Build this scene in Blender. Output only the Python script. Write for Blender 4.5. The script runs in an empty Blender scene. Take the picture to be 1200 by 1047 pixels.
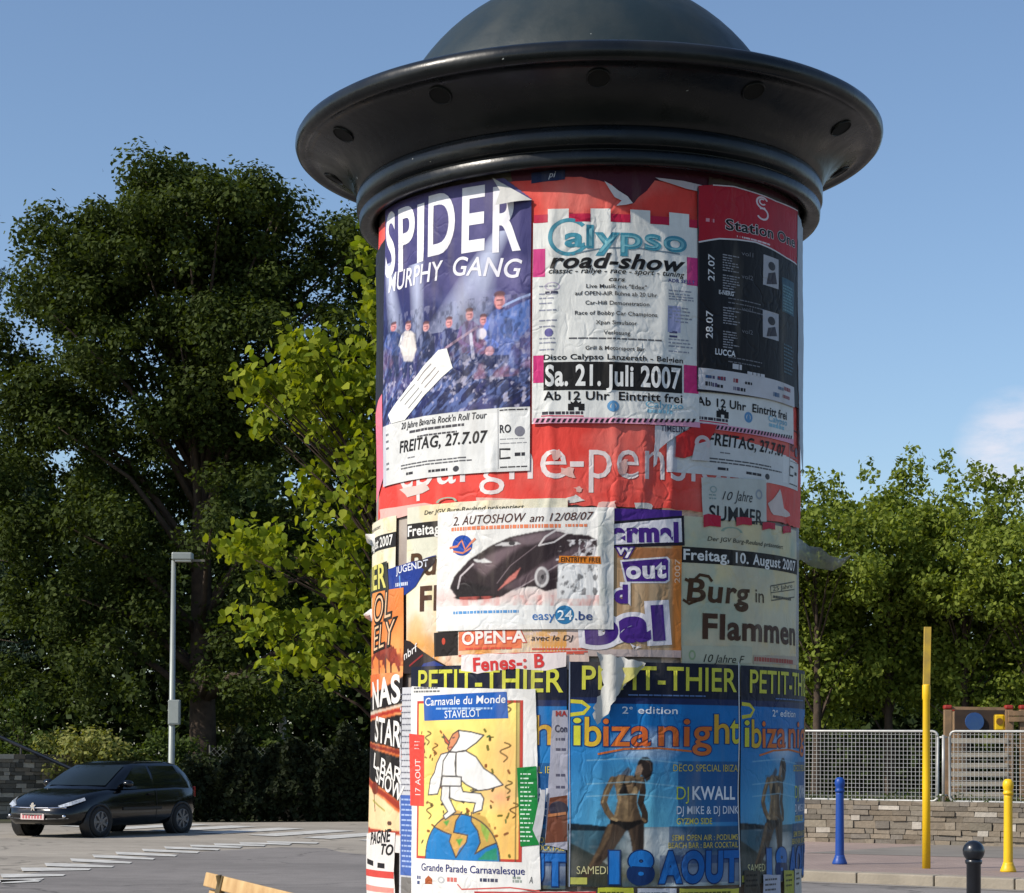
import bpy, bmesh, math, random
import numpy as np
from mathutils import Vector, Matrix, Euler
from mathutils.geometry import tessellate_polygon
random.seed(7); RNG = np.random.default_rng(7)
SC = bpy.context.scene
COL = SC.collection
rad = math.radians

# ---------------------------------------------------------------- camera
W, H, F = 1200.0, 1047.0, 2500.0
PX, PY = 600.0, 789.0
TILT, ROLL = rad(2.2), rad(0.45)
CAM = Vector((0, 0, 1.55))
RM = Euler((math.pi/2 + TILT, 0, 0)).to_matrix() @ Matrix.Rotation(ROLL, 3, 'Z')
cd = bpy.data.cameras.new('camera'); cam = bpy.data.objects.new('camera', cd); COL.objects.link(cam)
cam.matrix_world = Matrix.Translation(CAM) @ RM.to_4x4()
cd.sensor_width = 36; cd.lens = F/W*36; cd.shift_x = 0; cd.shift_y = (PY - H/2)/W
cd.clip_start = 0.1; cd.clip_end = 3000
SC.camera = cam

# ---------------------------------------------------------------- sky, sun, exposure
SUN_AZ, SUN_EL = 66.0, 38.0          # degrees to the left of «towards the camera», height
sdir = Vector((-math.sin(rad(SUN_AZ))*math.cos(rad(SUN_EL)), -math.cos(rad(SUN_AZ))*math.cos(rad(SUN_EL)), math.sin(rad(SUN_EL))))
world = bpy.data.worlds.new('World'); SC.world = world; world.use_nodes = True
nt = world.node_tree; bg = nt.nodes['Background']
sky = nt.nodes.new('ShaderNodeTexSky'); sky.sky_type = 'NISHITA'; sky.sun_disc = False
sky.sun_elevation = rad(SUN_EL); sky.sun_rotation = math.atan2(sdir.x, sdir.y)
sky.altitude = 300; sky.air_density = 1.0; sky.dust_density = 1.0; sky.ozone_density = 3.0
# thin clouds low on the right, laid out by world direction
tc = nt.nodes.new('ShaderNodeTexCoord')
cn = nt.nodes.new('ShaderNodeTexNoise'); cn.inputs['Scale'].default_value = 26; cn.inputs['Detail'].default_value = 8; cn.inputs['Roughness'].default_value = .62
mp = nt.nodes.new('ShaderNodeMapping'); mp.inputs['Scale'].default_value = (1, 1, 2.6)
nt.links.new(tc.outputs['Generated'], mp.inputs['Vector']); nt.links.new(mp.outputs['Vector'], cn.inputs['Vector'])
cr = nt.nodes.new('ShaderNodeMapRange'); cr.inputs['From Min'].default_value = .34; cr.inputs['From Max'].default_value = .62; cr.inputs['To Max'].default_value = .62
nt.links.new(cn.outputs['Fac'], cr.inputs['Value'])
def cloud_spot(d, cosr0, cosr1):
    dp = nt.nodes.new('ShaderNodeVectorMath'); dp.operation = 'DOT_PRODUCT'; dp.inputs[1].default_value = d
    nt.links.new(tc.outputs['Generated'], dp.inputs[0])
    r = nt.nodes.new('ShaderNodeMapRange'); r.inputs['From Min'].default_value = cosr0; r.inputs['From Max'].default_value = cosr1
    nt.links.new(dp.outputs['Value'], r.inputs['Value']); return r
def ray(px, py):
    return (RM @ Vector(((px-PX)/F, -(py-PY)/F, -1))).normalized()
spot = cloud_spot(ray(1192, 528), math.cos(.030), math.cos(.010))
mu = nt.nodes.new('ShaderNodeMath'); mu.operation = 'MULTIPLY'
nt.links.new(cr.outputs['Result'], mu.inputs[0]); nt.links.new(spot.outputs['Result'], mu.inputs[1])
mx = nt.nodes.new('ShaderNodeMix'); mx.data_type = 'RGBA'
nt.links.new(mu.outputs[0], mx.inputs['Factor']); nt.links.new(sky.outputs['Color'], mx.inputs['A'])
mx.inputs['B'].default_value = (6.6, 6.1, 6.4, 1)
nt.links.new(mx.outputs['Result'], bg.inputs['Color'])
bg.inputs['Strength'].default_value = 0.108
sl = bpy.data.lights.new('sun', 'SUN'); sl.energy = 3.6; sl.angle = rad(.5); sl.color = (1, .93, .82)
so = bpy.data.objects.new('sun', sl); COL.objects.link(so); so.rotation_euler = sdir.to_track_quat('Z', 'Y').to_euler()
so.location = (-20, -10, 25)
SC.view_settings.view_transform = 'Standard'; SC.view_settings.look = 'None'; SC.view_settings.gamma = 1; SC.view_settings.exposure = 0.45
SC.cycles.max_bounces = 6; SC.cycles.transparent_max_bounces = 8

# ---------------------------------------------------------------- helpers
def at(px, py, Y):
    d = ray(px, py); return CAM + d*(Y/d.y)
def gnd(px, py, z=0.0):
    d = ray(px, py); return CAM + d*((z-CAM.z)/d.z)
def lin(c):
    return c/12.92 if c <= .04045 else ((c+.055)/1.055)**2.4
def C(r, g, b):
    return (lin(r/255), lin(g/255), lin(b/255))
MATS = {}
def mat(name, col, rough=.6, metal=0.0, vary=.0, scale=6.0, bump=0.0, bscale=30.0, col2=None, spec=.5, coat=0.0, detail=5.0):
    if name in MATS: return MATS[name]
    m = bpy.data.materials.new(name); m.use_nodes = True; n = m.node_tree; b = n.nodes['Principled BSDF']
    b.inputs['Roughness'].default_value = rough; b.inputs['Metallic'].default_value = metal
    b.inputs['Specular IOR Level'].default_value = spec; b.inputs['Coat Weight'].default_value = coat
    tcn = n.nodes.new('ShaderNodeTexCoord')
    if vary > 0 or col2:
        no = n.nodes.new('ShaderNodeTexNoise'); no.inputs['Scale'].default_value = scale; no.inputs['Detail'].default_value = detail
        n.links.new(tcn.outputs['Object'], no.inputs['Vector'])
        rg = n.nodes.new('ShaderNodeMapRange'); rg.inputs['From Min'].default_value = .3; rg.inputs['From Max'].default_value = .7
        n.links.new(no.outputs['Fac'], rg.inputs['Value'])
        mi = n.nodes.new('ShaderNodeMix'); mi.data_type = 'RGBA'
        c2 = col2 if col2 else tuple(x*(1-vary) for x in col)
        mi.inputs['A'].default_value = (*col, 1); mi.inputs['B'].default_value = (*c2, 1)
        n.links.new(rg.outputs['Result'], mi.inputs['Factor']); n.links.new(mi.outputs['Result'], b.inputs['Base Color'])
    else:
        b.inputs['Base Color'].default_value = (*col, 1)
    if bump > 0:
        n2 = n.nodes.new('ShaderNodeTexNoise'); n2.inputs['Scale'].default_value = bscale; n2.inputs['Detail'].default_value = 4
        n.links.new(tcn.outputs['Object'], n2.inputs['Vector'])
        bp = n.nodes.new('ShaderNodeBump'); bp.inputs['Strength'].default_value = bump; bp.inputs['Distance'].default_value = .02
        n.links.new(n2.outputs['Fac'], bp.inputs['Height']); n.links.new(bp.outputs['Normal'], b.inputs['Normal'])
    MATS[name] = m; return m
def tag(o, label=None, cat=None, group=None, kind=None):
    if label: o['label'] = label
    if cat: o['category'] = cat
    if group: o['group'] = group
    if kind: o['kind'] = kind
    return o
def empty(name, loc, rz=0.0):
    o = bpy.data.objects.new(name, None); COL.objects.link(o); o.location = loc; o.rotation_euler = (0, 0, rz); o.empty_display_size = .2
    return o
def obj(name, bm, m, parent=None, smooth=False, bevel=0.0):
    me = bpy.data.meshes.new(name)
    if bevel: bmesh.ops.bevel(bm, geom=[e for e in bm.edges if e.is_manifold and e.calc_face_angle(0) > .5], offset=bevel, segments=2, affect='EDGES', profile=.5)
    bmesh.ops.recalc_face_normals(bm, faces=bm.faces)
    bm.to_mesh(me); bm.free()
    if smooth: me.polygons.foreach_set('use_smooth', [True]*len(me.polygons))
    if isinstance(m, (list, tuple)):
        for x in m: me.materials.append(x)
    else: me.materials.append(m)
    o = bpy.data.objects.new(name, me); COL.objects.link(o); o.parent = parent
    return o
def box(bm, c, s, rot=None):
    r = bmesh.ops.create_cube(bm, size=1.0)
    M = Matrix.Translation(c) @ (rot.to_4x4() if rot else Matrix.Identity(4)) @ Matrix.Diagonal((*s, 1))
    bmesh.ops.transform(bm, matrix=M, verts=r['verts']); return r['verts']
def tube(bm, pts, rs, seg=8, cap=True):
    pts = [Vector(p) for p in pts]
    if not hasattr(rs, '__len__'): rs = [rs]*len(pts)
    rings = []
    for i, p in enumerate(pts):
        d = (pts[min(i+1, len(pts)-1)] - pts[max(i-1, 0)]).normalized()
        u = d.cross(Vector((0, 0, 1)) if abs(d.z) < .95 else Vector((1, 0, 0))).normalized(); v = d.cross(u)
        rings.append([bm.verts.new(p + (u*math.cos(a)+v*math.sin(a))*rs[i]) for a in [2*math.pi*k/seg for k in range(seg)]])
    for a, b in zip(rings, rings[1:]):
        for k in range(seg): bm.faces.new((a[k], a[(k+1) % seg], b[(k+1) % seg], b[k]))
    if cap:
        bm.faces.new(rings[0][::-1]); bm.faces.new(rings[-1])
def lathe(bm, prof, seg=64, cx=0, cy=0, closed=False):
    rings = []
    for r, z in prof:
        if r < 1e-5: rings.append([bm.verts.new((cx, cy, z))])
        else: rings.append([bm.verts.new((cx+r*math.sin(2*math.pi*k/seg), cy-r*math.cos(2*math.pi*k/seg), z)) for k in range(seg)])
    for a, b in zip(rings, rings[1:]):
        for k in range(seg):
            q = [a[k % len(a)], a[(k+1) % len(a)], b[(k+1) % len(b)], b[k % len(b)]]
            q = [v for i, v in enumerate(q) if v not in q[:i]]
            if len(q) > 2: bm.faces.new(q)
def sheet_mesh(name, pts, m, parent=None):
    bm = bmesh.new(); f = bm.faces.new([bm.verts.new(p) for p in pts])
    if f.normal.z < 0: f.normal_flip()
    bmesh.ops.triangulate(bm, faces=bm.faces[:], ngon_method='EAR_CLIP')
    return obj(name, bm, m, parent)
def vnoise(x, y, seed=0):
    xi = np.floor(x).astype(np.int64); yi = np.floor(y).astype(np.int64); fx = x-xi; fy = y-yi
    def h(a, b):
        n = (a*374761393 + b*668265263 + seed*1442695041) & 0xffffffff
        n = ((n ^ (n >> 13))*1274126177) & 0xffffffff
        return ((n ^ (n >> 16)) & 0xffff)/65535.0
    fx = fx*fx*(3-2*fx); fy = fy*fy*(3-2*fy)
    return (h(xi, yi)*(1-fx)+h(xi+1, yi)*fx)*(1-fy) + (h(xi, yi+1)*(1-fx)+h(xi+1, yi+1)*fx)*fy
def fbm(x, y, seed=0, o=4):
    t = 0; a = .5; s = 0
    for i in range(o):
        t = t + a*vnoise(x*2**i, y*2**i, seed+i); s += a; a *= .5
    return t/s

# ---------------------------------------------------------------- the advertising column
CX, CY, R = 0.2255, 6.5, 0.647
def colsz(px, py):
    """pixel of the photograph -> unwrapped position on the drum (arc length to the right of the front, height)"""
    d = ray(px, py); ox, oy = CAM.x-CX, CAM.y-CY
    a = d.x**2+d.y**2; b = 2*(ox*d.x+oy*d.y); c = ox*ox+oy*oy-R*R
    D = b*b-4*a*c
    t = (-b-math.sqrt(D))/(2*a) if D > 0 else -b/(2*a)
    p = CAM+d*t
    return (R*math.atan2(p.x-CX, -(p.y-CY)), p.z)
def cap_paint(name, col, rough, dust=.35):
    """old gloss paint: dust, rain streaks, a few chips, uneven gloss"""
    m = bpy.data.materials.new(name); m.use_nodes = True; n = m.node_tree; b = n.nodes['Principled BSDF']; g = n.nodes.new('ShaderNodeTexCoord')
    def noise(sc, det, v=(1, 1, 1)):
        mp_ = n.nodes.new('ShaderNodeMapping'); mp_.inputs['Scale'].default_value = v; no = n.nodes.new('ShaderNodeTexNoise'); no.inputs['Scale'].default_value = sc; no.inputs['Detail'].default_value = det
        n.links.new(g.outputs['Object'], mp_.inputs['Vector']); n.links.new(mp_.outputs['Vector'], no.inputs['Vector']); return no.outputs['Fac']
    def rng(src, a, b_, c=0.0, d=1.0):
        r = n.nodes.new('ShaderNodeMapRange'); r.inputs['From Min'].default_value = a; r.inputs['From Max'].default_value = b_; r.inputs['To Min'].default_value = c; r.inputs['To Max'].default_value = d; n.links.new(src, r.inputs['Value']); return r.outputs['Result']
    def mixc(fac, A, B):
        x = n.nodes.new('ShaderNodeMix'); x.data_type = 'RGBA'; n.links.new(fac, x.inputs['Factor'])
        for k, v in (('A', A), ('B', B)):
            if isinstance(v, tuple): x.inputs[k].default_value = (*v, 1)
            else: n.links.new(v, x.inputs[k])
        return x.outputs['Result']
    c1 = mixc(rng(noise(5, 8, (1, 1, .25)), .42, .75, 0, dust), col, C(92, 90, 80))
    c2 = mixc(rng(noise(38, 3), .765, .78), c1, C(170, 172, 168))
    n.links.new(c2, b.inputs['Base Color']); n.links.new(rng(noise(9, 6), .3, .7, rough-.06, rough+.14), b.inputs['Roughness'])
    b.inputs['Specular IOR Level'].default_value = .36
    bp = n.nodes.new('ShaderNodeBump'); bp.inputs['Strength'].default_value = .06; bp.inputs['Distance'].default_value = .02
    n.links.new(noise(30, 4), bp.inputs['Height']); n.links.new(bp.outputs['Normal'], b.inputs['Normal']); return m
COLMAT = cap_paint('column_paint', C(14, 18, 22), .26, .10)
column = empty('advertising_column', (CX, CY, 0))
tag(column, 'round advertising column covered in layers of posters under a dark domed cap', 'advertising column')
bm = bmesh.new(); lathe(bm, [(0, .25), (R-.0045, .25), (R-.0045, 3.26), (0, 3.26)], 128)
obj('drum', bm, mat('pasted_paper', C(168, 158, 146), rough=.6, col2=C(120, 104, 98), scale=7, bump=.3, bscale=20), column, True)
bm = bmesh.new(); lathe(bm, [(0, 0), (.74, 0), (.74, .06), (.70, .1), (.70, .22), (.66, .26), (0, .26)], 96)
obj('plinth', bm, COLMAT, column)
ZR = 3.405
# collar with its grooves
bm = bmesh.new()
lathe(bm, [(R+.004, 3.185), (.664, 3.166), (.688, 3.160), (.699, 3.163), (.703, 3.169), (.705, 3.196), (.701, 3.201), (.688, 3.203), (.688, 3.211), (.708, 3.213), (.712, 3.217), (.713, 3.25), (.710, 3.262), (.70, 3.275), (.62, 3.29)], 160)
obj('collar', bm, COLMAT, column, True)
# flared brim: underside cove, rounded lip and sloping top
bm = bmesh.new()
lathe(bm, [(.60, 3.29), (.700, 3.262), (.711, 3.270), (.722, 3.290), (.745, 3.332), (.785, 3.362), (.83, 3.385), (.858, 3.396), (.866, 3.390), (.872, 3.388), (.884, 3.390), (.893, 3.399), (.897, 3.412), (.896, 3.426), (.889, 3.438), (.876, 3.446), (.84, 3.454), (.74, 3.466), (.64, 3.474), (.615, 3.478), (.59, 3.478)], 160)
obj('brim', bm, COLMAT, column, True)
CAPM = Matrix.Translation((0, 0, 3.2)) @ Matrix.Rotation(rad(-1.2), 4, 'Y') @ Matrix.Rotation(rad(-1.0), 4, 'X') @ Matrix.Translation((0, 0, -3.2))
bm = bmesh.new(); rr = .637; zc = 3.284
lathe(bm, [(rr*math.cos(a), zc+rr*math.sin(a)) for a in [rad(16+74*i/20) for i in range(20)]]+[(0, zc+rr)], 128)
obj('dome', bm, cap_paint('dome_paint', C(33, 45, 49), .42, .3), column, True)
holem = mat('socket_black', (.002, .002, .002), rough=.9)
for k in range(11):
    a = 2*math.pi*k/11
    nrm = Vector((.48, 0, -.88)); M = Matrix.Rotation(a-math.pi/2, 4, 'Z') @ Matrix.Translation((.80, 0, 3.368)) @ nrm.to_track_quat('Z', 'Y').to_matrix().to_4x4()
    bm = bmesh.new(); lathe(bm, [(.036, -.05), (.030, .003), (.032, .005), (.034, .002), (.034, -.02)], 24)
    bmesh.ops.transform(bm, matrix=M, verts=bm.verts); so_ = obj('lamp_socket', bm, COLMAT, column, True)
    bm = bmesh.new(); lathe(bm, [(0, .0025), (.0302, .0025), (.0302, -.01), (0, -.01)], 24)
    bmesh.ops.transform(bm, matrix=M, verts=bm.verts); obj('hole_shade', bm, holem, so_)  # flat black disc painted as the shade inside the recess

for o in column.children:
    if o.name.split('.')[0] in ('collar', 'brim', 'dome', 'lamp_socket'): o.matrix_local = CAPM
# ---- wrinkles in the pasted paper: real relief shared by every sheet
CREASE = []
for px, y0, y1, amp, wd, sl_ in [(646, 240, 600, .0030, .012, .01), (723, 240, 610, .0030, .012, -.02), (773, 250, 480, .0016, .014, .03), (688, 205, 330, .002, .012, .02),
    (540, 500, 600, .003, .014, .0), (575, 520, 600, .0026, .012, .02), (752, 500, 590, .0032, .012, .02), (785, 520, 600, .0032, .012, -.01), (705, 600, 740, .004, .018, .01),
    (560, 600, 740, .002, .02, .0), (640, 610, 735, .002, .02, .01), (600, 230, 500, .0025, .02, .06), (505, 300, 560, .002, .02, -.03), (760, 800, 1040, .002, .02, .0), (700, 870, 1000, .002, .016, .02),
    (830, 220, 450, .002, .02, .01), (880, 640, 770, .0025, .02, .02), (850, 640, 760, .002, .016, -.03), (560, 820, 1040, .0015, .025, .0), (470, 820, 960, .002, .015, .0)]:
    s0, z0 = colsz(px, y0); _, z1 = colsz(px, y1)
    CREASE.append((s0, z1, z0, amp*1.5, wd, sl_))
def wr(s, z):
    w = .0016*math.sin(9*s+3*z+1.3*math.sin(5*z)) + .0008*math.sin(31*s-11*z) + .0008*math.sin(17*z+13*s)
    for s0, z1, z0, amp, wd, k in CREASE:
        f = min(1, max(0, (z-z1+.03)/.06))*min(1, max(0, (z0+.03-z)/.06))
        if f > 0:
            q = (s-s0-k*(z-z1)-.006*math.sin(14*z))/wd
            if abs(q) < 3: w += amp*f*math.exp(-q*q)
    return w + .0018
def onto_many(s, z, off):
    w = .0016*np.sin(9*s+3*z+1.3*np.sin(5*z)) + .0008*np.sin(31*s-11*z) + .0008*np.sin(17*z+13*s)
    for s0, z1, z0, amp, wd, k in CREASE:
        f = np.clip((z-z1+.03)/.06, 0, 1)*np.clip((z0+.03-z)/.06, 0, 1); q = (s-s0-k*(z-z1)-.006*np.sin(14*z))/wd
        w = w+np.where(np.abs(q) < 3, amp*f*np.exp(-q*q), 0)
    r = R+off+w+.0018; t = s/R
    return np.stack([CX+r*np.sin(t), CY-r*np.cos(t), z], 1)
def onto(s, z, off):
    r = R+off+wr(s, z); t = s/R
    return Vector((CX+r*math.sin(t), CY-r*math.cos(t), z))

def paper_nodes(m, colnode_out, rough=.5, bump=.35):
    n = m.node_tree; b = n.nodes['Principled BSDF']; tcn = n.nodes.new('ShaderNodeNewGeometry')
    no = n.nodes.new('ShaderNodeTexNoise'); no.inputs['Scale'].default_value = 11; no.inputs['Detail'].default_value = 7; no.inputs['Roughness'].default_value = .65
    n.links.new(tcn.outputs['Position'], no.inputs['Vector'])
    rg = n.nodes.new('ShaderNodeMapRange'); rg.inputs['From Min'].default_value = .35; rg.inputs['From Max'].default_value = .75
    rg.inputs['To Min'].default_value = 1.0; rg.inputs['To Max'].default_value = .80
    n.links.new(no.outputs['Fac'], rg.inputs['Value'])
    mi = n.nodes.new('ShaderNodeMix'); mi.data_type = 'RGBA'; mi.blend_type = 'MULTIPLY'; mi.inputs['Factor'].default_value = 1
    n.links.new(colnode_out, mi.inputs['A']); n.links.new(rg.outputs['Result'], mi.inputs['B'])
    n.links.new(mi.outputs['Result'], b.inputs['Base Color'])
    b.inputs['Roughness'].default_value = rough+.08; b.inputs['Specular IOR Level'].default_value = .24
    def nz(sc, det, v=(1, 1, 1), dist=0.0):
        mp2 = n.nodes.new('ShaderNodeMapping'); mp2.inputs['Scale'].default_value = v; q = n.nodes.new('ShaderNodeTexNoise'); q.inputs['Scale'].default_value = sc; q.inputs['Detail'].default_value = det; q.inputs['Distortion'].default_value = dist
        n.links.new(tcn.outputs['Position'], mp2.inputs['Vector']); n.links.new(mp2.outputs['Vector'], q.inputs['Vector']); return q
    def mth(op, a, b_):
        q = n.nodes.new('ShaderNodeMath'); q.operation = op
        for k, v in enumerate((a, b_)):
            if isinstance(v, float): q.inputs[k].default_value = v
            else: n.links.new(v, q.inputs[k])
        return q.outputs[0]
    # bubbles and creases come and go: facets of crumpled paper where the patch noise allows
    wob = nz(7, 3); vo = n.nodes.new('ShaderNodeTexVoronoi'); vo.feature = 'DISTANCE_TO_EDGE'; vo.inputs['Scale'].default_value = 13
    ad = n.nodes.new('ShaderNodeVectorMath'); ad.operation = 'MULTIPLY_ADD'; ad.inputs[1].default_value = (.22, .22, .3)
    mp3 = n.nodes.new('ShaderNodeMapping'); mp3.inputs['Scale'].default_value = (1, 1, .6); n.links.new(tcn.outputs['Position'], mp3.inputs['Vector'])
    n.links.new(wob.outputs['Color'], ad.inputs[0]); n.links.new(mp3.outputs['Vector'], ad.inputs[2]); n.links.new(ad.outputs[0], vo.inputs['Vector'])
    ed = mth('MINIMUM', vo.outputs['Distance'], .12)
    msk = n.nodes.new('ShaderNodeMapRange'); msk.inputs['From Min'].default_value = .40; msk.inputs['From Max'].default_value = .62; n.links.new(nz(4.5, 2).outputs['Fac'], msk.inputs['Value'])
    hgt = mth('ADD', mth('MULTIPLY', mth('MULTIPLY', ed, msk.outputs['Result']), 3.2), mth('MULTIPLY', nz(30, 5, (1, 1, .4), 1.0).outputs['Fac'], .55))
    bp = n.nodes.new('ShaderNodeBump'); bp.inputs['Strength'].default_value = bump; bp.inputs['Distance'].default_value = .012
    n.links.new(hgt, bp.inputs['Height']); n.links.new(bp.outputs['Normal'], b.inputs['Normal'])
    # grime runs and worn ink
    gr = n.nodes.new('ShaderNodeMapRange'); gr.inputs['From Min'].default_value = .56; gr.inputs['From Max'].default_value = .78; gr.inputs['To Max'].default_value = .28; n.links.new(nz(16, 8, (1, 1, .16)).outputs['Fac'], gr.inputs['Value'])
    mg = n.nodes.new('ShaderNodeMix'); mg.data_type = 'RGBA'; mg.inputs['B'].default_value = (*C(150, 140, 124), 1); n.links.new(gr.outputs['Result'], mg.inputs['Factor']); n.links.new(mi.outputs['Result'], mg.inputs['A'])
    n.links.new(mg.outputs['Result'], b.inputs['Base Color'])
def paper(rgb, rough=.5, faded=None):
    key = 'paper_%d_%d_%d' % rgb
    if key in MATS: return MATS[key]
    m = bpy.data.materials.new(key); m.use_nodes = True; n = m.node_tree
    rn = n.nodes.new('ShaderNodeRGB'); rn.outputs[0].default_value = (*C(*rgb), 1); out = rn.outputs[0]
    if faded:
        g = n.nodes.new('ShaderNodeNewGeometry'); no = n.nodes.new('ShaderNodeTexNoise'); no.inputs['Scale'].default_value = 5; no.inputs['Detail'].default_value = 8; n.links.new(g.outputs['Position'], no.inputs['Vector'])
        r = n.nodes.new('ShaderNodeMapRange'); r.inputs['From Min'].default_value = .45; r.inputs['From Max'].default_value = .72; r.inputs['To Max'].default_value = .7; n.links.new(no.outputs['Fac'], r.inputs['Value'])
        x = n.nodes.new('ShaderNodeMix'); x.data_type = 'RGBA'; x.inputs['B'].default_value = (*C(*faded), 1); n.links.new(out, x.inputs['A']); n.links.new(r.outputs['Result'], x.inputs['Factor']); out = x.outputs['Result']
    paper_nodes(m, out, rough); MATS[key] = m; return m
def art_paper():
    if 'printed_paper' in MATS: return MATS['printed_paper']
    m = bpy.data.materials.new('printed_paper'); m.use_nodes = True
    an = m.node_tree.nodes.new('ShaderNodeAttribute'); an.attribute_name = 'ink'
    paper_nodes(m, an.outputs['Color'], .45); MATS['printed_paper'] = m; return m
GS, GZ = .0085, .03
def cut(V, tris):
    """slice flat triangles along the sheet's common grid so that print bends exactly with its paper"""
    def slices(poly, ax, g):
        lo = min(p[ax] for p in poly); hi = max(p[ax] for p in poly); i0 = math.floor(lo/g+1e-6); i1 = math.ceil(hi/g-1e-6)
        for i in range(i0+1, i1):
            c = i*g; a, b = [], []
            for p, q in zip(poly, poly[1:]+poly[:1]):
                if p[ax] <= c: a.append(p)
                if p[ax] >= c: b.append(p)
                if (p[ax]-c)*(q[ax]-c) < 0:
                    t = (c-p[ax])/(q[ax]-p[ax]); r = (c, p[1]+t*(q[1]-p[1])) if ax == 0 else (p[0]+t*(q[0]-p[0]), c); a.append(r); b.append(r)
            if len(a) > 2: yield a
            poly = b
            if len(poly) < 3: return
        yield poly
    idx = {}; P = []; Fc = []
    for t in tris:
        pl = [V[i] for i in t]
        if (pl[1][0]-pl[0][0])*(pl[2][1]-pl[0][1])-(pl[2][0]-pl[0][0])*(pl[1][1]-pl[0][1]) < 0: pl.reverse()
        for a in slices(pl, 0, GS):
            for b in slices(a, 1, GZ):
                f = []
                for p in b:
                    k = (round(p[0], 5), round(p[1], 5))
                    if k not in idx: idx[k] = len(P); P.append(p)
                    if idx[k] not in f: f.append(idx[k])
                if len(f) > 2: Fc.append(f)
    return P, Fc
CAPH = None
def glyphs(txt, bold, shear, res=3):
    global CAPH
    def mk(t, o, sh):
        cu = bpy.data.curves.new('glyph', 'FONT'); cu.body = t; cu.resolution_u = res; cu.space_character = 1+max(0, bold)*2.2; cu.offset = o; cu.shear = sh
        o_ = bpy.data.objects.new('glyph', cu); me = bpy.data.meshes.new_from_object(o_)
        V = [(v.co.x, v.co.y) for v in me.vertices]; Fc = [tuple(p.vertices) for p in me.polygons]
        bpy.data.objects.remove(o_); bpy.data.curves.remove(cu); bpy.data.meshes.remove(me)
        return V, Fc
    if CAPH is None: CAPH = max(v[1] for v in mk('H', 0, 0)[0])
    return mk(txt, bold, shear)
def glyphs2(txt, bold, it, res, ow):
    cu = bpy.data.curves.new('glyph', 'FONT'); cu.body = txt; cu.resolution_u = res; cu.offset = bold+ow; cu.shear = it; cu.space_character = 1+max(0, bold)*2.2
    o_ = bpy.data.objects.new('glyph', cu); me = bpy.data.meshes.new_from_object(o_)
    V = [(v.co.x, v.co.y) for v in me.vertices]; Fc = [tuple(p.vertices) for p in me.polygons]
    bpy.data.objects.remove(o_); bpy.data.curves.remove(cu); bpy.data.meshes.remove(me); return V, Fc
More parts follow.
